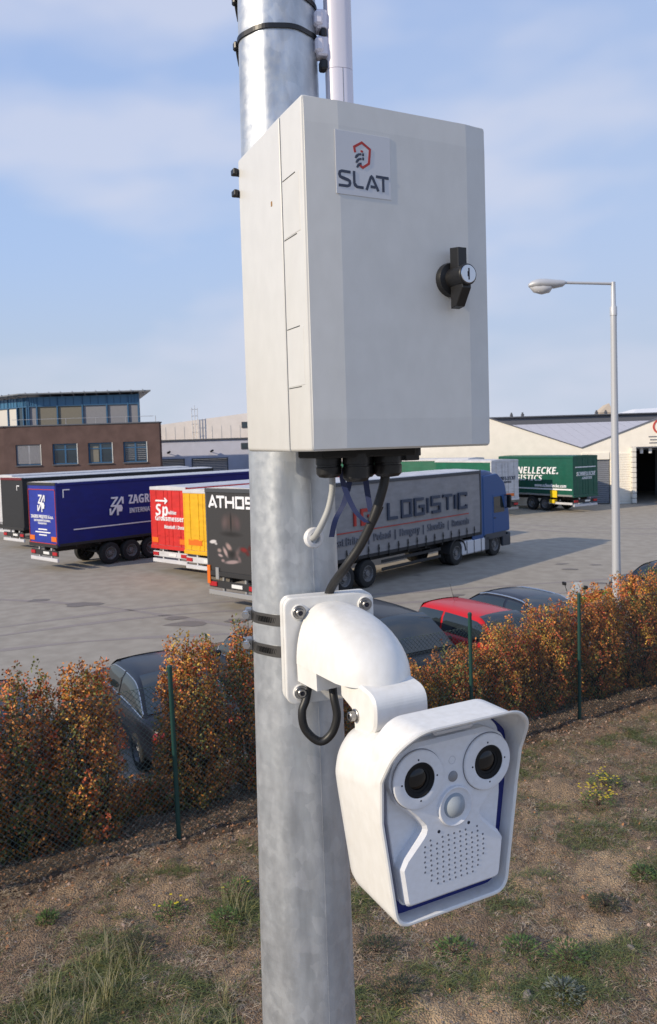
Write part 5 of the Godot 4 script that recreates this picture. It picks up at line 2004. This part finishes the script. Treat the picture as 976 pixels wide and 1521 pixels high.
func build_motorcycle() -> void:
	var t := thing("motorcycle", "parked motorcycle with clear screen and green fairing behind the hedge", "motorcycle", fence_at(13.95, 5.9, 0), -1.04)
	for z in [-0.72, 0.72]:
		wheel(t, 0.04, z, 0.31, false)
	B()
	tube(curve([Vector3(0, 0.45, 0.5), Vector3(0, 0.78, 0.35), Vector3(0, 0.84, 0.0), Vector3(0, 0.80, -0.3), Vector3(0, 0.95, -0.85)], 6), 0.13, 10, 0.06)
	done("fairing", M.moto_green, t)
	B()
	box(Vector3(0, 0.45, 0.0), Vector3(0.34, 0.42, 0.6), 0.06)
	done("engine", M.chassis, t)
	B()
	tube(curve([Vector3(0, 0.88, 0.0), Vector3(0, 0.86, -0.3), Vector3(0, 0.98, -0.7)], 5), 0.10, 8, 0.07)
	done("seat", M.black_matt, t)
	B()
	for s in [-1.0, 1.0]:
		bar(Vector3(0.08 * s, 0.31, 0.72), Vector3(0.09 * s, 1.0, 0.42), 0.028, 8)
	bar(Vector3(-0.36, 1.04, 0.36), Vector3(0.36, 1.04, 0.36), 0.016, 6)
	done("fork", M.steel_rail, t)
	for s in [-1.0, 1.0]:
		B()
		bar(Vector3(0.30 * s, 1.05, 0.38), Vector3(0.36 * s, 1.24, 0.40), 0.010, 6)
		box(Vector3(0.38 * s, 1.27, 0.40), Vector3(0.15, 0.10, 0.05), 0.02)
		done("mirror", M.black_plastic, t)
	B()
	var rows := []
	for i in 6:
		var r := []
		for k in 7:
			var u := (k - 3) / 3.0
			r.append(Vector3(0.20 * u * (1.0 - 0.06 * i), 0.98 + i * 0.075, 0.62 - i * 0.055 - 0.10 * u * u))
		rows.append(r)
	for i in 5:
		for k in 6:
			quad(rows[i][k], rows[i][k + 1], rows[i + 1][k + 1], rows[i + 1][k], Vector3.BACK, 1)
	done("windscreen", M.clear_screen, t)
	B()
	box(Vector3(0, 0.92, 0.64), Vector3(0.24, 0.18, 0.12), 0.04)
	done("head_lamp", M.head_lamp, t)
	B()
	box(Vector3(0, 0.98, -0.92), Vector3(0.16, 0.08, 0.08), 0.02)
	done("tail_lamp", M.red_lamp, t)

# ---------- buildings ----------
func wall_with_holes(x0: float, x1: float, y0: float, y1: float, z: float, thick: float, holes: Array) -> void:
	# holes: [xa, xb, ya, yb] sorted by x and not overlapping in x
	var x := x0
	for h in holes:
		if h[0] > x:
			box(Vector3((x + h[0]) / 2, (y0 + y1) / 2, z - thick / 2), Vector3(h[0] - x, y1 - y0, thick))
		if h[2] > y0:
			box(Vector3((h[0] + h[1]) / 2, (y0 + h[2]) / 2, z - thick / 2), Vector3(h[1] - h[0], h[2] - y0, thick))
		if h[3] < y1:
			box(Vector3((h[0] + h[1]) / 2, (h[3] + y1) / 2, z - thick / 2), Vector3(h[1] - h[0], y1 - h[3], thick))
		x = h[1]
	if x < x1:
		box(Vector3((x + x1) / 2, (y0 + y1) / 2, z - thick / 2), Vector3(x1 - x, y1 - y0, thick))

func build_office() -> void:
	var t := thing("office_building", "brown brick office block with rounded corner and blue glazed top storey", "building", Vector3(0, 0, -75))
	var wins := [[-30.15, -27.75], [-26.60, -24.22], [-23.15, -20.82], [-19.75, -17.48]]
	var holes := []
	for w in wins:
		holes.append([w[0], w[1], 4.18, 6.16])
	B()
	wall_with_holes(-31.3, -16.2, 0, 7.9, 0.0, 0.35, holes)
	box(Vector3(-18.3, 3.95, -8.0), Vector3(0.35, 7.9, 15.9), 0.0, Basis(Vector3.UP, 0.26))
	box(Vector3(-27, 7.4, -9.0), Vector3(12, 0.2, 15))
	done("wall", M.brick_wall, t)
	B()
	var outer := []
	var arcpts := PackedVector2Array()
	for i in 13:
		var a := PI / 2 + PI / 2 * i / 12.0
		arcpts.append(Vector2(-31.3 + cos(a) * 6.0, -6.0 + sin(a) * 6.0))
	arcpts.append(Vector2(-37.3, -18))
	for y in [0.0, 7.9]:
		var r := PackedVector3Array()
		for p in arcpts:
			r.append(Vector3(p.x, y, p.y))
		outer.append(r)
	loft(outer, false, false, false)
	var inner := []
	for y in [7.9, 7.3]:
		var r := PackedVector3Array()
		for p in arcpts:
			r.append(Vector3(p.x + 0.25, y, p.y - 0.25))
		inner.append(r)
	loft(inner, false, false, false, false, true)
	done("rounded_corner", M.brick_wall, t)
	B()
	box(Vector3(-23.75, 7.97, -0.16), Vector3(15.2, 0.12, 0.5), 0.02)
	box(Vector3(-18.25, 7.96, -8.0), Vector3(0.45, 0.11, 15.9), 0.02, Basis(Vector3.UP, 0.26))
	for i in 12:
		var p := arcpts[i]
		var q := arcpts[i + 1]
		var m := (p + q) / 2
		box(Vector3(m.x, 7.97, m.y) + Vector3(0.1, 0, -0.1), Vector3(p.distance_to(q) + 0.03, 0.12, 0.5), 0.0, Basis(Vector3.UP, -(q - p).angle()))
	done("parapet_cap", M.trim_dark, t)
	var kinds := [0, 1, 2, 3]
	for k in 4:
		var x0: float = wins[k][0]
		var x1: float = wins[k][1]
		var xm := (x0 + x1) / 2
		B()
		for x in [x0 + 0.05, x1 - 0.05]:
			box(Vector3(x, 5.17, -0.22), Vector3(0.10, 1.98, 0.10))
		for y in [4.23, 6.11]:
			box(Vector3(xm, y, -0.22), Vector3(x1 - x0 - 0.2, 0.10, 0.10))
		if k > 0:
			box(Vector3(xm, 5.17, -0.22), Vector3(0.14, 1.78, 0.09))
			box(Vector3(xm, 5.60, -0.215), Vector3(x1 - x0 - 0.2, 0.09, 0.07))
		var win := done("window", M.blue_frame, t)
		for side in [-1.0, 1.0]:
			B()
			box(Vector3(xm + side * (x1 - x0) / 4, 5.17, -0.27), Vector3((x1 - x0) / 2 - 0.15, 1.80, 0.02))
			done("pane", M.window_glass, win)
		B()
		box(Vector3(xm, 4.12, 0.04), Vector3(x1 - x0 + 0.1, 0.10, 0.22), 0.01)
		done("sill", M.trim_dark, win)
		B()
		box(Vector3(x1 + 0.03, 5.15, -0.10), Vector3(0.06, 2.0, 0.26), 0.0)
		done("white_reveal", M.jamb_white, win)
		if k == 0:
			B()
			for j in 22:
				box(Vector3(xm, 4.35 + j * 0.083, -0.12), Vector3(x1 - x0 - 0.12, 0.070, 0.03), 0.006)
			done("roller_blind", M.blind_grey, win)
		elif k == 2:
			B()
			box(Vector3(xm - 0.62, 5.05, -0.25), Vector3(0.8, 1.5, 0.015))
			done("curtain", M.blind_tan, win)
		elif k == 3:
			B()
			for j in 8:
				box(Vector3(xm, 4.5 + j * 0.19, -0.255), Vector3(x1 - x0 - 0.3, 0.05, 0.015))
			done("blind_slats", M.blind_grey, win)
	# glazed top storey, set back; its left wall turns away
	var pa := Vector2(-29.9, -3.0)
	var pb := Vector2(-18.75, -3.0)
	var pc := Vector2(-37.5, -9.0)
	B()
	box(Vector3(-20.2, 9.4, -7.9), Vector3(0.3, 3.2, 10.0), 0.0, Basis(Vector3.UP, 0.27))
	box(Vector3(-27, 9.4, -12.9), Vector3(11, 3.2, 0.3))
	done("top_storey_wall", M.blue_frame, t)
	var face := func(a: Vector2, b: Vector2, posts: Array, blinds: Array):
		var d := b - a
		var l := d.length()
		var bas := Basis(Vector3.UP, -d.angle())
		X = Transform3D(bas, Vector3(a.x, 0, a.y))
		var keep := X
		B(keep)
		box(Vector3(l / 2, 10.45, 0), Vector3(l, 0.95, 0.12))
		done("spandrel", M.blue_panel, t)
		B(keep)
		for f in posts:
			box(Vector3(l * f, 9.4, 0.06), Vector3(0.14, 3.05, 0.16))
		box(Vector3(l / 2, 10.0, 0.06), Vector3(l, 0.10, 0.14))
		box(Vector3(l / 2, 7.98, 0.06), Vector3(l, 0.14, 0.14))
		done("mullions", M.blue_frame, t)
		for k in posts.size() - 1:
			var x0: float = l * posts[k] + 0.07
			var x1: float = l * posts[k + 1] - 0.07
			B(keep)
			box(Vector3((x0 + x1) / 2, 9.0, -0.02), Vector3(x1 - x0, 1.9, 0.03))
			var win := done("window", blinds[k] if blinds[k] else M.window_glass, t)
			for j in 2:
				B(keep)
				box(Vector3(lerpf(x0, x1, 0.33 + 0.33 * j), 10.45, 0.075), Vector3(0.05, 0.9, 0.05))
				done("glazing_bar", M.blue_frame, win)
	face.call(pa, pb, [0.006, 0.08, 0.265, 0.49, 0.71, 0.90, 0.994], [M.blind_grey, M.blind_tan, M.blind_tan, M.blind_grey, M.blind_grey, M.blind_grey])
	face.call(pc, pa, [0.0, 0.20, 0.40, 0.62, 0.80, 0.92, 0.99], [M.blind_white, M.blind_white, M.blind_white, M.blind_white, null, null])
	# canopy roof with ribs, slightly tipped up towards the edge
	B()
	var top := [Vector2(-38.5, -8.6), Vector2(-30.3, -1.7), Vector2(-17.3, -1.9), Vector2(-21.0, -13.0), Vector2(-37, -13)]
	var r0 := PackedVector3Array()
	var r1 := PackedVector3Array()
	for p in top:
		r0.append(Vector3(p.x, 11.12, p.y))
		r1.append(Vector3(p.x, 11.24, p.y))
	loft([r0, r1], true, true, true, false, false, FLAT)
	done("canopy", M.canopy, t)
	for k in 11:
		B()
		var x := lerpf(-29.9, -18.3, k / 10.0)
		var a := Vector3(x, 10.92, -3.0)
		var b := Vector3(x + 0.25, 11.30, -1.75)
		tube(curve([a, a.lerp(b, 0.5) + Vector3(0, 0.10, 0), b], 4), 0.055, 5)
		done("canopy_rib", M.canopy_rib, t)
	for k in 7:
		B()
		var p := pc.lerp(pa, k / 7.0)
		bar(Vector3(p.x, 10.92, p.y), Vector3(p.x - 0.8, 11.28, p.y + 1.0), 0.055, 5)
		done("canopy_rib", M.canopy_rib, t)
	B()
	for k in 5:
		var x := -28.2 + k * 2.9
		bar(Vector3(x, 8.0, -0.4), Vector3(x, 8.62, -0.4), 0.03, 5)
	bar(Vector3(-30.5, 8.6, -0.4), Vector3(-16.8, 8.6, -0.4), 0.022, 5)
	done("roof_railing", M.canopy_rib, t)

func build_depot() -> void:
	var t := thing("warehouse", "pale hall with cream upper wall and lilac grey dock front left of the mast", "building", Vector3(0, 0, -95))
	# upper hall: sloping top edge
	B()
	var poly := PackedVector2Array([Vector2(-24, 5.5), Vector2(8, 5.5), Vector2(8, 8.6), Vector2(-1.5, 10.35), Vector2(-24, 8.0)])
	extrude(poly, -30.0, -1.0)
	done("upper_wall", M.clad_cream, t)
	for k in 20:
		B()
		box(Vector3(-23.4 + k * 1.15, 7.0, -0.99), Vector3(0.05, 2.1, 0.03))
		done("cladding_seam", M.blind_white, t)
	B()
	wall_with_holes(-24, 6, 0, 6.3, 0.0, 0.3, [[-20.6, -17.65, 1.0, 3.95], [-16.55, -12.35, 1.0, 3.98], [-9, -5, 1.0, 3.95]])
	done("dock_wall", M.clad_lilac, t)
	B()
	box(Vector3(-9, 6.38, -0.1), Vector3(30, 0.16, 0.6))
	done("parapet_cap", M.trim_dark, t)
	for d in [[-20.6, -17.65], [-16.55, -12.35], [-9.0, -5.0]]:
		B()
		for j in 14:
			box(Vector3((d[0] + d[1]) / 2, 1.1 + j * 0.21, -0.24), Vector3(d[1] - d[0], 0.19, 0.06), 0.015)
		var g := done("dock_door", M.shutter, t)
		B()
		box(Vector3(d[0] - 0.06, 2.5, 0.03), Vector3(0.12, 3.0, 0.12))
		box(Vector3(d[1] + 0.06, 2.5, 0.03), Vector3(0.12, 3.0, 0.12))
		box(Vector3((d[0] + d[1]) / 2, 4.04, 0.03), Vector3(d[1] - d[0] + 0.24, 0.14, 0.12))
		done("door_frame", M.trim_dark, g)
	for p in [Vector2(-19.4, 4.75), Vector2(-14.15, 4.78)]:
		B()
		bar(Vector3(p.x, p.y, 0), Vector3(p.x, p.y + 0.2, 0.5), 0.04, 6)
		box(Vector3(p.x + 0.08, p.y + 0.18, 0.62), Vector3(0.45, 0.22, 0.34), 0.04, Basis(Vector3.BACK, 0.5))
		done("wall_lamp", M.black_plastic, t)
	for p in [[Vector2(-10.1, 8.05), -1.0], [Vector2(-10.15, 5.45), 0.0]]:
		B()
		box(Vector3(p[0].x, p[0].y, p[1] + 0.03), Vector3(0.85, 0.75, 0.12))
		var w := done("window", M.trim_dark, t)
		B()
		box(Vector3(p[0].x, p[0].y, p[1] + 0.10), Vector3(0.66, 0.58, 0.02))
		done("pane", M.window_glass, w)
	# lattice aerials on the low roof
	t = thing("roof_aerial", "thin white twin pole aerial standing on the pale hall's low roof", "aerial", Vector3(-16.2, 6.4, -95.5))
	B()
	for x in [-0.35, 0.0, 0.35]:
		bar(Vector3(x, 0, 0), Vector3(x, 3.9 + (0.3 if x == 0 else 0.0), 0), 0.045, 5)
	done("mast_poles", M.far_white, t)
	for y in [0.9, 1.9, 2.9, 3.7]:
		B()
		bar(Vector3(-0.4, y, 0), Vector3(0.4, y, 0), 0.03, 5)
		done("rung", M.steel_rail, t)

func build_hall() -> void:
	var t := thing("warehouse", "cream gabled hall with lilac roof and big open doorway on the right", "building", Vector3(0.2, 0, -63.8), deg_to_rad(-8))
	# zigzag front wall with the doorway and the roller door
	var x0 := -2.0
	var prof := func(x: float) -> float:
		if x < 20.0:
			return 4.40 + maxf(0.0, (9.5 - absf(x - 10.5)) * 0.365)
		return 4.40 + maxf(0.0, (9.6 - absf(x - 29.6)) * 0.372)
	B()
	var xs := [-2.0, 1.0, 10.5, 20.0, 21.05, 22.15, 23.75, 29.6, 33.0, 39.2, 44.0]
	for i in xs.size() - 1:
		var a: float = xs[i]
		var b: float = xs[i + 1]
		var low := 0.0
		if a == 23.75 or a == 29.6:
			low = 4.42
		elif a == 20.0 or a == 21.05:
			low = 4.05
		var pa: float = prof.call(a)
		var pb: float = prof.call(b)
		var q := PackedVector2Array([Vector2(a, low), Vector2(b, low), Vector2(b, maxf(pb, low + 0.01)), Vector2(a, maxf(pa, low + 0.01))])
		extrude(q, -0.3, 0.0)
	done("gable_wall", M.stucco, t)
	# edge flashing along the gables
	B()
	var edge := [Vector2(-2, 4.42), Vector2(1, 4.42), Vector2(10.5, 7.88), Vector2(20, 4.42), Vector2(29.6, 7.98), Vector2(39.2, 4.42)]
	for i in edge.size() - 1:
		var a: Vector2 = edge[i]
		var b: Vector2 = edge[i + 1]
		var m := (a + b) / 2
		box(Vector3(m.x, m.y + 0.04, -0.14), Vector3(a.distance_to(b), 0.07, 0.42), 0.0, Basis(Vector3.BACK, (b - a).angle()))
	done("gable_flashing", M.fascia, t)
	# cream cladding strips left and right of the roller door
	for j in 20:
		B()
		box(Vector3(22.95, 0.30 + j * 0.19, 0.02), Vector3(1.5, 0.17, 0.04), 0.008)
		done("cladding_strip", M.stucco, t)
	B()
	for j in 22:
		box(Vector3(21.05, 0.12 + j * 0.155, -0.12), Vector3(2.1, 0.145, 0.05), 0.02)
	done("roller_door", M.shutter, t)
	B()
	box(Vector3(21.05, 3.78, -0.05), Vector3(2.1, 0.55, 0.2))
	done("door_header", M.stucco, t)
	# doorway jambs
	for x in [23.86, 32.9]:
		for j in 11:
			B()
			box(Vector3(x, 0.22 + j * 0.40, 0.18), Vector3(0.34, 0.37, 0.5), 0.03)
			done("jamb_block", M.jamb_white, t)
	B()
	box(Vector3(28.4, 4.36, 0.12), Vector3(9.4, 0.12, 0.3))
	done("lintel_track", M.trim_dark, t)
	for p in [24.55, 25.2]:
		B()
		box(Vector3(p, 4.1, -0.2), Vector3(0.22, 0.42, 0.25), 0.03)
		done("hanging_box", M.far_white, t)
	# the inside
	B()
	box(Vector3(28.4, 2.2, -14), Vector3(11, 4.4, 0.2))
	box(Vector3(23.9, 2.2, -7), Vector3(0.2, 4.4, 13.6))
	box(Vector3(33.2, 2.2, -7), Vector3(0.2, 4.4, 13.6))
	box(Vector3(28.5, 4.5, -7.2), Vector3(11, 0.12, 13.6))
	done("interior_wall", M.inside_dark, t)
	B()
	for k in 3:
		box(Vector3(25.6 + k * 2.4, 2.1, -9.0), Vector3(0.22, 4.2, 0.22))
	done("interior_post", M.trim_dark, t)
	# lilac roof falling towards the front
	B()
	var n := 46
	for i in n:
		var a := lerpf(-2.0, 44.0, float(i) / n)
		var b := lerpf(-2.0, 44.0, float(i + 1) / n) - 0.03
		quad(Vector3(a, 4.15, -0.31), Vector3(b, 4.15, -0.31), Vector3(b, 6.78, -20), Vector3(a, 6.78, -20), Vector3(0, 1, 0.1))
		quad(Vector3(b, 4.15, -0.31), Vector3(b + 0.03, 4.15, -0.31), Vector3(b + 0.03, 6.77, -20), Vector3(b, 6.77, -20), Vector3(0, 1, 0.1))
	done("roof", M.roof_lilac, t)
	B()
	box(Vector3(21, 2.0, -20.2), Vector3(46, 4, 0.3))
	box(Vector3(-1.9, 2.1, -10), Vector3(0.2, 4.2, 20))
	box(Vector3(43.9, 2.1, -10), Vector3(0.2, 4.2, 20))
	done("rear_wall", M.stucco, t)
	# round red emblem over the doorway
	var ex := Transform3D(Basis.IDENTITY, Vector3(25.95, 5.95, 0.004))
	var ring := []
	for i in 33:
		var a := TAU * i / 32.0
		ring.append(Vector2(cos(a), sin(a)) * 0.52)
	strokes("emblem", [ring, [Vector2(-0.22, -0.18), Vector2(0.0, 0.22), Vector2(0.22, -0.18)], [Vector2(-0.13, -0.05), Vector2(0.13, -0.05)]], 0.13, 0.03, ex, M.sign_red, t)
	B()
	for k in 3:
		box(Vector3(25.8, 5.18 - k * 0.24, 0.015), Vector3([1.5, 1.3, 1.4][k], 0.085, 0.02))
	done("small_print", M.letter_grey, t)
	# second, taller hall behind: dark band over the lilac roof
	t = thing("warehouse", "grey topped hall behind the lilac roof, a dark band along the skyline", "building", Vector3(0, 0, -82))
	B()
	box(Vector3(22, 3.75, -12), Vector3(60, 7.5, 23), 0.0)
	done("wall", M.fascia, t)
	B()
	box(Vector3(22, 7.60, -12), Vector3(60.6, 0.16, 23.6), 0.03)
	done("roof_edge", M.trim_dark, t)
	for x in [20.0, 21.2, 29.2, 30.2, 36.5]:
		B()
		box(Vector3(x, 7.82, -2.0), Vector3(0.28, 0.36, 0.3), 0.04)
		bar(Vector3(x, 7.9, -2.0), Vector3(x, 8.15, -2.0), 0.09, 6)
		done("roof_vent", M.trim_dark, t)
	# far off
	t = thing("far_building", "white roof of a distant hall at the right skyline edge", "building", Vector3(0, 0, -150))
	B()
	box(Vector3(64, 4.8, 0), Vector3(14, 9.2, 12), 0.05)
	done("wall", M.far_white, t)
	B()
	loft([PackedVector3Array([Vector3(56.8, 9.4, 6.1), Vector3(71.2, 9.4, 6.1), Vector3(71.2, 9.4, -6.1), Vector3(56.8, 9.4, -6.1)]), PackedVector3Array([Vector3(59.5, 10.3, 1), Vector3(71.2, 10.6, 1), Vector3(71.2, 10.6, -1), Vector3(59.5, 10.3, -1)])], true, true, true, false, false, FLAT)
	done("roof", M.far_white, t)
	t = thing("far_building", "small tan tower top peeping over the roofline by the street lamp", "building", Vector3(53.6, 0, -150))
	B()
	box(Vector3(0, 4.9, 0), Vector3(2.6, 9.8, 2.6), 0.05)
	done("wall", M.far_tan, t)
	B()
	loft([lift(PackedVector2Array(), 0)] if false else [PackedVector3Array([Vector3(-1.4, 9.8, 1.4), Vector3(1.4, 9.8, 1.4), Vector3(1.4, 9.8, -1.4), Vector3(-1.4, 9.8, -1.4)]), PackedVector3Array([Vector3(-0.1, 11.2, 0.3), Vector3(0.9, 11.6, 0.3), Vector3(0.9, 11.6, -0.3), Vector3(-0.1, 11.2, -0.3)])], true, true, true, false, false, FLAT)
	done("roof", M.far_tan, t)

func build_street_lamp() -> void:
	var t := thing("street_lamp", "tall grey street lamp with one long arm, right of the cabinet", "street lamp", Vector3(8.72, 0, -23.5))
	var top := 9.35
	B()
	lathe([Vector2(0.14, 0), Vector2(0.132, 0.3), Vector2(0.09, 8.6), Vector2(0.092, 8.62), Vector2(0.092, 9.05)], 20)
	done("pole", M.lamp_grey, t)
	B()
	lathe([Vector2(0.105, 8.95), Vector2(0.105, 9.2), Vector2(0.075, 9.25), Vector2(0.065, 9.95), Vector2(0, 9.97)], 16)
	done("pole_top", M.lamp_grey, t)
	B()
	bar(Vector3(0.02, 9.90, 0), Vector3(-1.62, 9.985, 0), 0.042, 10)
	done("arm", M.lamp_grey, t)
	# luminaire: a long flattened shell narrowing to the arm
	B()
	var rings := []
	for d in [[-1.45, 0.08, 0.06, 0.0], [-1.52, 0.10, 0.10, -0.02], [-1.75, 0.15, 0.13, -0.03], [-2.0, 0.19, 0.15, -0.02], [-2.25, 0.20, 0.145, -0.01], [-2.45, 0.15, 0.11, -0.03], [-2.54, 0.06, 0.05, -0.05]]:
		var r := PackedVector3Array()
		for k in 20:
			var a := TAU * k / 20
			r.append(Vector3(d[0], 9.975 + d[3] + sin(a) * d[2], cos(a) * d[1]))
		rings.append(r)
	loft(rings, true, true, true)
	var head := done("lamp_head", M.lamp_grey, t)
	B()
	rings = []
	for d in [[-1.80, 0.07, 0.03], [-1.92, 0.14, 0.14], [-2.15, 0.17, 0.17], [-2.38, 0.13, 0.13], [-2.50, 0.05, 0.04]]:
		var r := PackedVector3Array()
		for k in 16:
			var a := TAU * k / 16
			r.append(Vector3(d[0], 9.90 - d[2] * 0.5 + sin(a) * d[2], cos(a) * d[1]))
		rings.append(r)
	loft(rings, true, true, true)
	done("lamp_bowl", M.lamp_glass, head)
	B()
	box(Vector3(0.10, 0.75, 0.0), Vector3(0.10, 0.5, 0.14), 0.02)
	done("service_door", M.lamp_grey, t)

# ---------- sky ----------
func make_sky() -> Image:
	var w := 1024
	var h := 512
	var data := PackedFloat32Array()
	data.resize(w * h * 3)
	var wisps := FastNoiseLite.new()
	wisps.noise_type = FastNoiseLite.TYPE_SIMPLEX_SMOOTH
	wisps.frequency = 1.0
	wisps.fractal_octaves = 5
	wisps.seed = 11
	var sun := SUN
	for j in h:
		var el := (0.5 - (j + 0.5) / h) * PI
		var y := sin(el)
		for i in w:
			var az := ((i + 0.5) / w - 0.5) * TAU
			var d := Vector3(sin(az) * cos(el), y, -cos(az) * cos(el))
			var c: Color
			if y < 0.0:
				c = Color(0.27, 0.24, 0.215)
			else:
				var low := Color(0.53, 0.605, 0.68)
				var mid := Color(0.39, 0.565, 0.88)
				var high := Color(0.20, 0.36, 0.76)
				c = low.lerp(mid, smoothstep(0.02, 0.26, y)).lerp(high, smoothstep(0.16, 0.66, y))
				var near := d.dot(sun) * 0.5 + 0.5
				c = c.lerp(Color(0.52, 0.61, 0.80), 0.60 * smoothstep(0.30, 0.95, near) * (1.0 - 0.3 * y))
				# thin high cloud in soft banks
				var p := Vector3(d.x, d.y * 2.2, d.z) * 1.5
				var a := wisps.get_noise_3d(p.x * 1.0 + 3.0, p.y * 1.4, p.z + 8.0)
				var b := wisps.get_noise_3d(p.x * 3.1 + p.y * 1.5, p.y * 4.2 + 7.0, p.z * 3.1)
				var k := clampf((a * 1.1 + b * 0.45 + -0.05 + 2.9 * (minf(near, 0.62) - 0.5)) * 1.5, 0.0, 1.0)
				c = c.lerp(Color(0.68, 0.71, 0.84), k * 0.62)
			var o := (j * w + i) * 3
			data[o] = c.r
			data[o + 1] = c.g
			data[o + 2] = c.b
	return Image.create_from_data(w, h, false, Image.FORMAT_RGBF, data.to_byte_array())

const SUN := Vector3(-0.779, 0.438, 0.4495)

func _ready() -> void:
	rng.seed = 7
	# camera: shifted lens, tipped down a little and rolled to the right
	var cam := Camera3D.new()
	cam.name = "camera"
	var near := 0.05
	# a phone's small aperture: the yard behind is only a touch soft
	var lens := CameraAttributesPhysical.new()
	lens.frustum_focal_length = 35.0
	lens.frustum_focus_distance = 0.93
	lens.frustum_near = near
	lens.frustum_far = 2500.0
	lens.exposure_aperture = 36.0
	cam.attributes = lens
	cam.projection = Camera3D.PROJECTION_FRUSTUM
	cam.near = near
	cam.far = 2500.0
	cam.size = 2.0 * near * 760.5 / 1150.0
	cam.frustum_offset = Vector2(0.0, -42.5 / 1150.0 * near)
	cam.transform = Transform3D(Basis(Vector3.RIGHT, deg_to_rad(-2.9)) * Basis(Vector3.BACK, -0.03), Vector3(0, 5.35, 0))
	add_child(cam)
	cam.current = true
	# sky and exposure
	var env := Environment.new()
	env.background_mode = Environment.BG_SKY
	var sky := Sky.new()
	var pano := PanoramaSkyMaterial.new()
	pano.panorama = ImageTexture.create_from_image(make_sky())
	sky.sky_material = pano
	env.sky = sky
	env.tonemap_mode = Environment.TONE_MAPPER_LINEAR
	env.tonemap_exposure = 1.0
	env.sdfgi_enabled = true
	env.ssao_enabled = true
	env.ssil_enabled = true
	var we := WorldEnvironment.new()
	we.name = "world_environment"
	we.environment = env
	add_child(we)
	# low autumn sun from the left, a little behind the viewer
	var sun := DirectionalLight3D.new()
	sun.name = "sun"
	sun.light_energy = 1.28
	sun.light_color = Color(1.0, 0.935, 0.83)
	sun.light_angular_distance = 0.5
	sun.shadow_enabled = true
	add_child(sun)
	sun.look_at_from_position(Vector3.ZERO, -SUN, Vector3.UP)
	materials()
	build_ground()
	build_office()
	build_depot()
	build_hall()
	build_fence()
	build_hedge()
	build_lorries()
	build_cars()
	build_motorcycle()
	build_street_lamp()
	build_mast()
	build_hose_clamp(5.1, "upper steel hose clamp round the mast left of the white plate")
	build_hose_clamp(5.055, "lower steel hose clamp round the mast left of the white plate")
	build_ties()
	build_antenna()
	build_cabinet()
	build_cables()
	build_mount()
	build_camera()
	build_growth()
	weed("flowering_weed", "upper right weed with yellow flowers near the photo's right edge", Vector2(5.30, -2.06), 0.20, 0.2, 0, 26)
	weed("flowering_weed", "yellow flowered weed just below and left of the other one, the fuller of the two", Vector2(4.85, -2.32), 0.22, 0.22, 0, 40)
	weed("weed", "big bright green weed by the sandy patch at the lower right", Vector2(2.17, -4.29), 0.17, 0.24, 0)
	weed("weed", "grey green leafy rosette at the very bottom right on bare sand", Vector2(1.80, -4.58), 0.15, 0.12, 1)
	weed("weed", "dark weed at the bottom just right of the mast", Vector2(0.70, -3.80), 0.17, 0.14, 2)
	weed("weed", "dark green weed right of the mast below the camera", Vector2(0.87, -3.23), 0.18, 0.12, 2)
	weed("weed", "low green weed at the right edge beside a bare slope", Vector2(3.85, -3.75), 0.13, 0.10, 0)
	weed("weed", "brownish green weed left of the one at the right edge", Vector2(3.1, -3.9), 0.14, 0.10, 2)
	weed("weed", "green weed midway between the camera and the big bright weed", Vector2(1.95, -3.95), 0.17, 0.13, 0)
	weed("weed", "flat green weed below the camera's lower right corner", Vector2(1.46, -3.6), 0.18, 0.10, 0)
	weed("weed", "bushy green weed touching the mast's left side", Vector2(0.23, -1.54), 0.17, 0.18, 0, 2)
	weed("flowering_weed", "weed with a few yellow flowers on the left part of the bank", Vector2(-0.50, -1.50), 0.16, 0.16, 0, 7)
	weed("weed", "small green weed on the sandy patch below the left hedge", Vector2(-1.60, -0.94), 0.10, 0.10, 0)
	weed("weed", "green weed left of the mast, below the one touching it", Vector2(-0.1, -2.0), 0.16, 0.10, 0)
	weed("weed", "dark weed low at the bottom left in the long grass", Vector2(-1.0, -1.9), 0.18, 0.14, 2)
	for d in [[1.53, -4.45, 0.075, "pale rock at the bottom edge left of the grey green rosette"], [2.73, -4.5, 0.05, "pale flat stone at the bottom right by the big weed"], [1.40, -3.95, 0.035, "small white stone below the camera, in the grass"]]:
		B(Transform3D(Basis(Vector3.UP, d[0] * 3.0), fence_at(d[0], d[1], bank_y(d[0], d[1]))))
		var rings := []
		for e in [[-0.6, 0.8], [-0.1, 1.1], [0.35, 0.9], [0.62, 0.4]]:
			var r := PackedVector3Array()
			for i in 9:
				var a := TAU * i / 9.0
				var k: float = d[2] * e[1] * (0.8 + 0.25 * sin(i * 2.7 + d[0]) + 0.1 * sin(i * 5.1))
				r.append(Vector3(cos(a) * k * 1.3, d[2] * e[0], sin(a) * k * 0.8))
			rings.append(r)
		loft(rings, true, true, true, false, false, FLAT)
		tag(done("stone", M.stone), d[3], "stone")
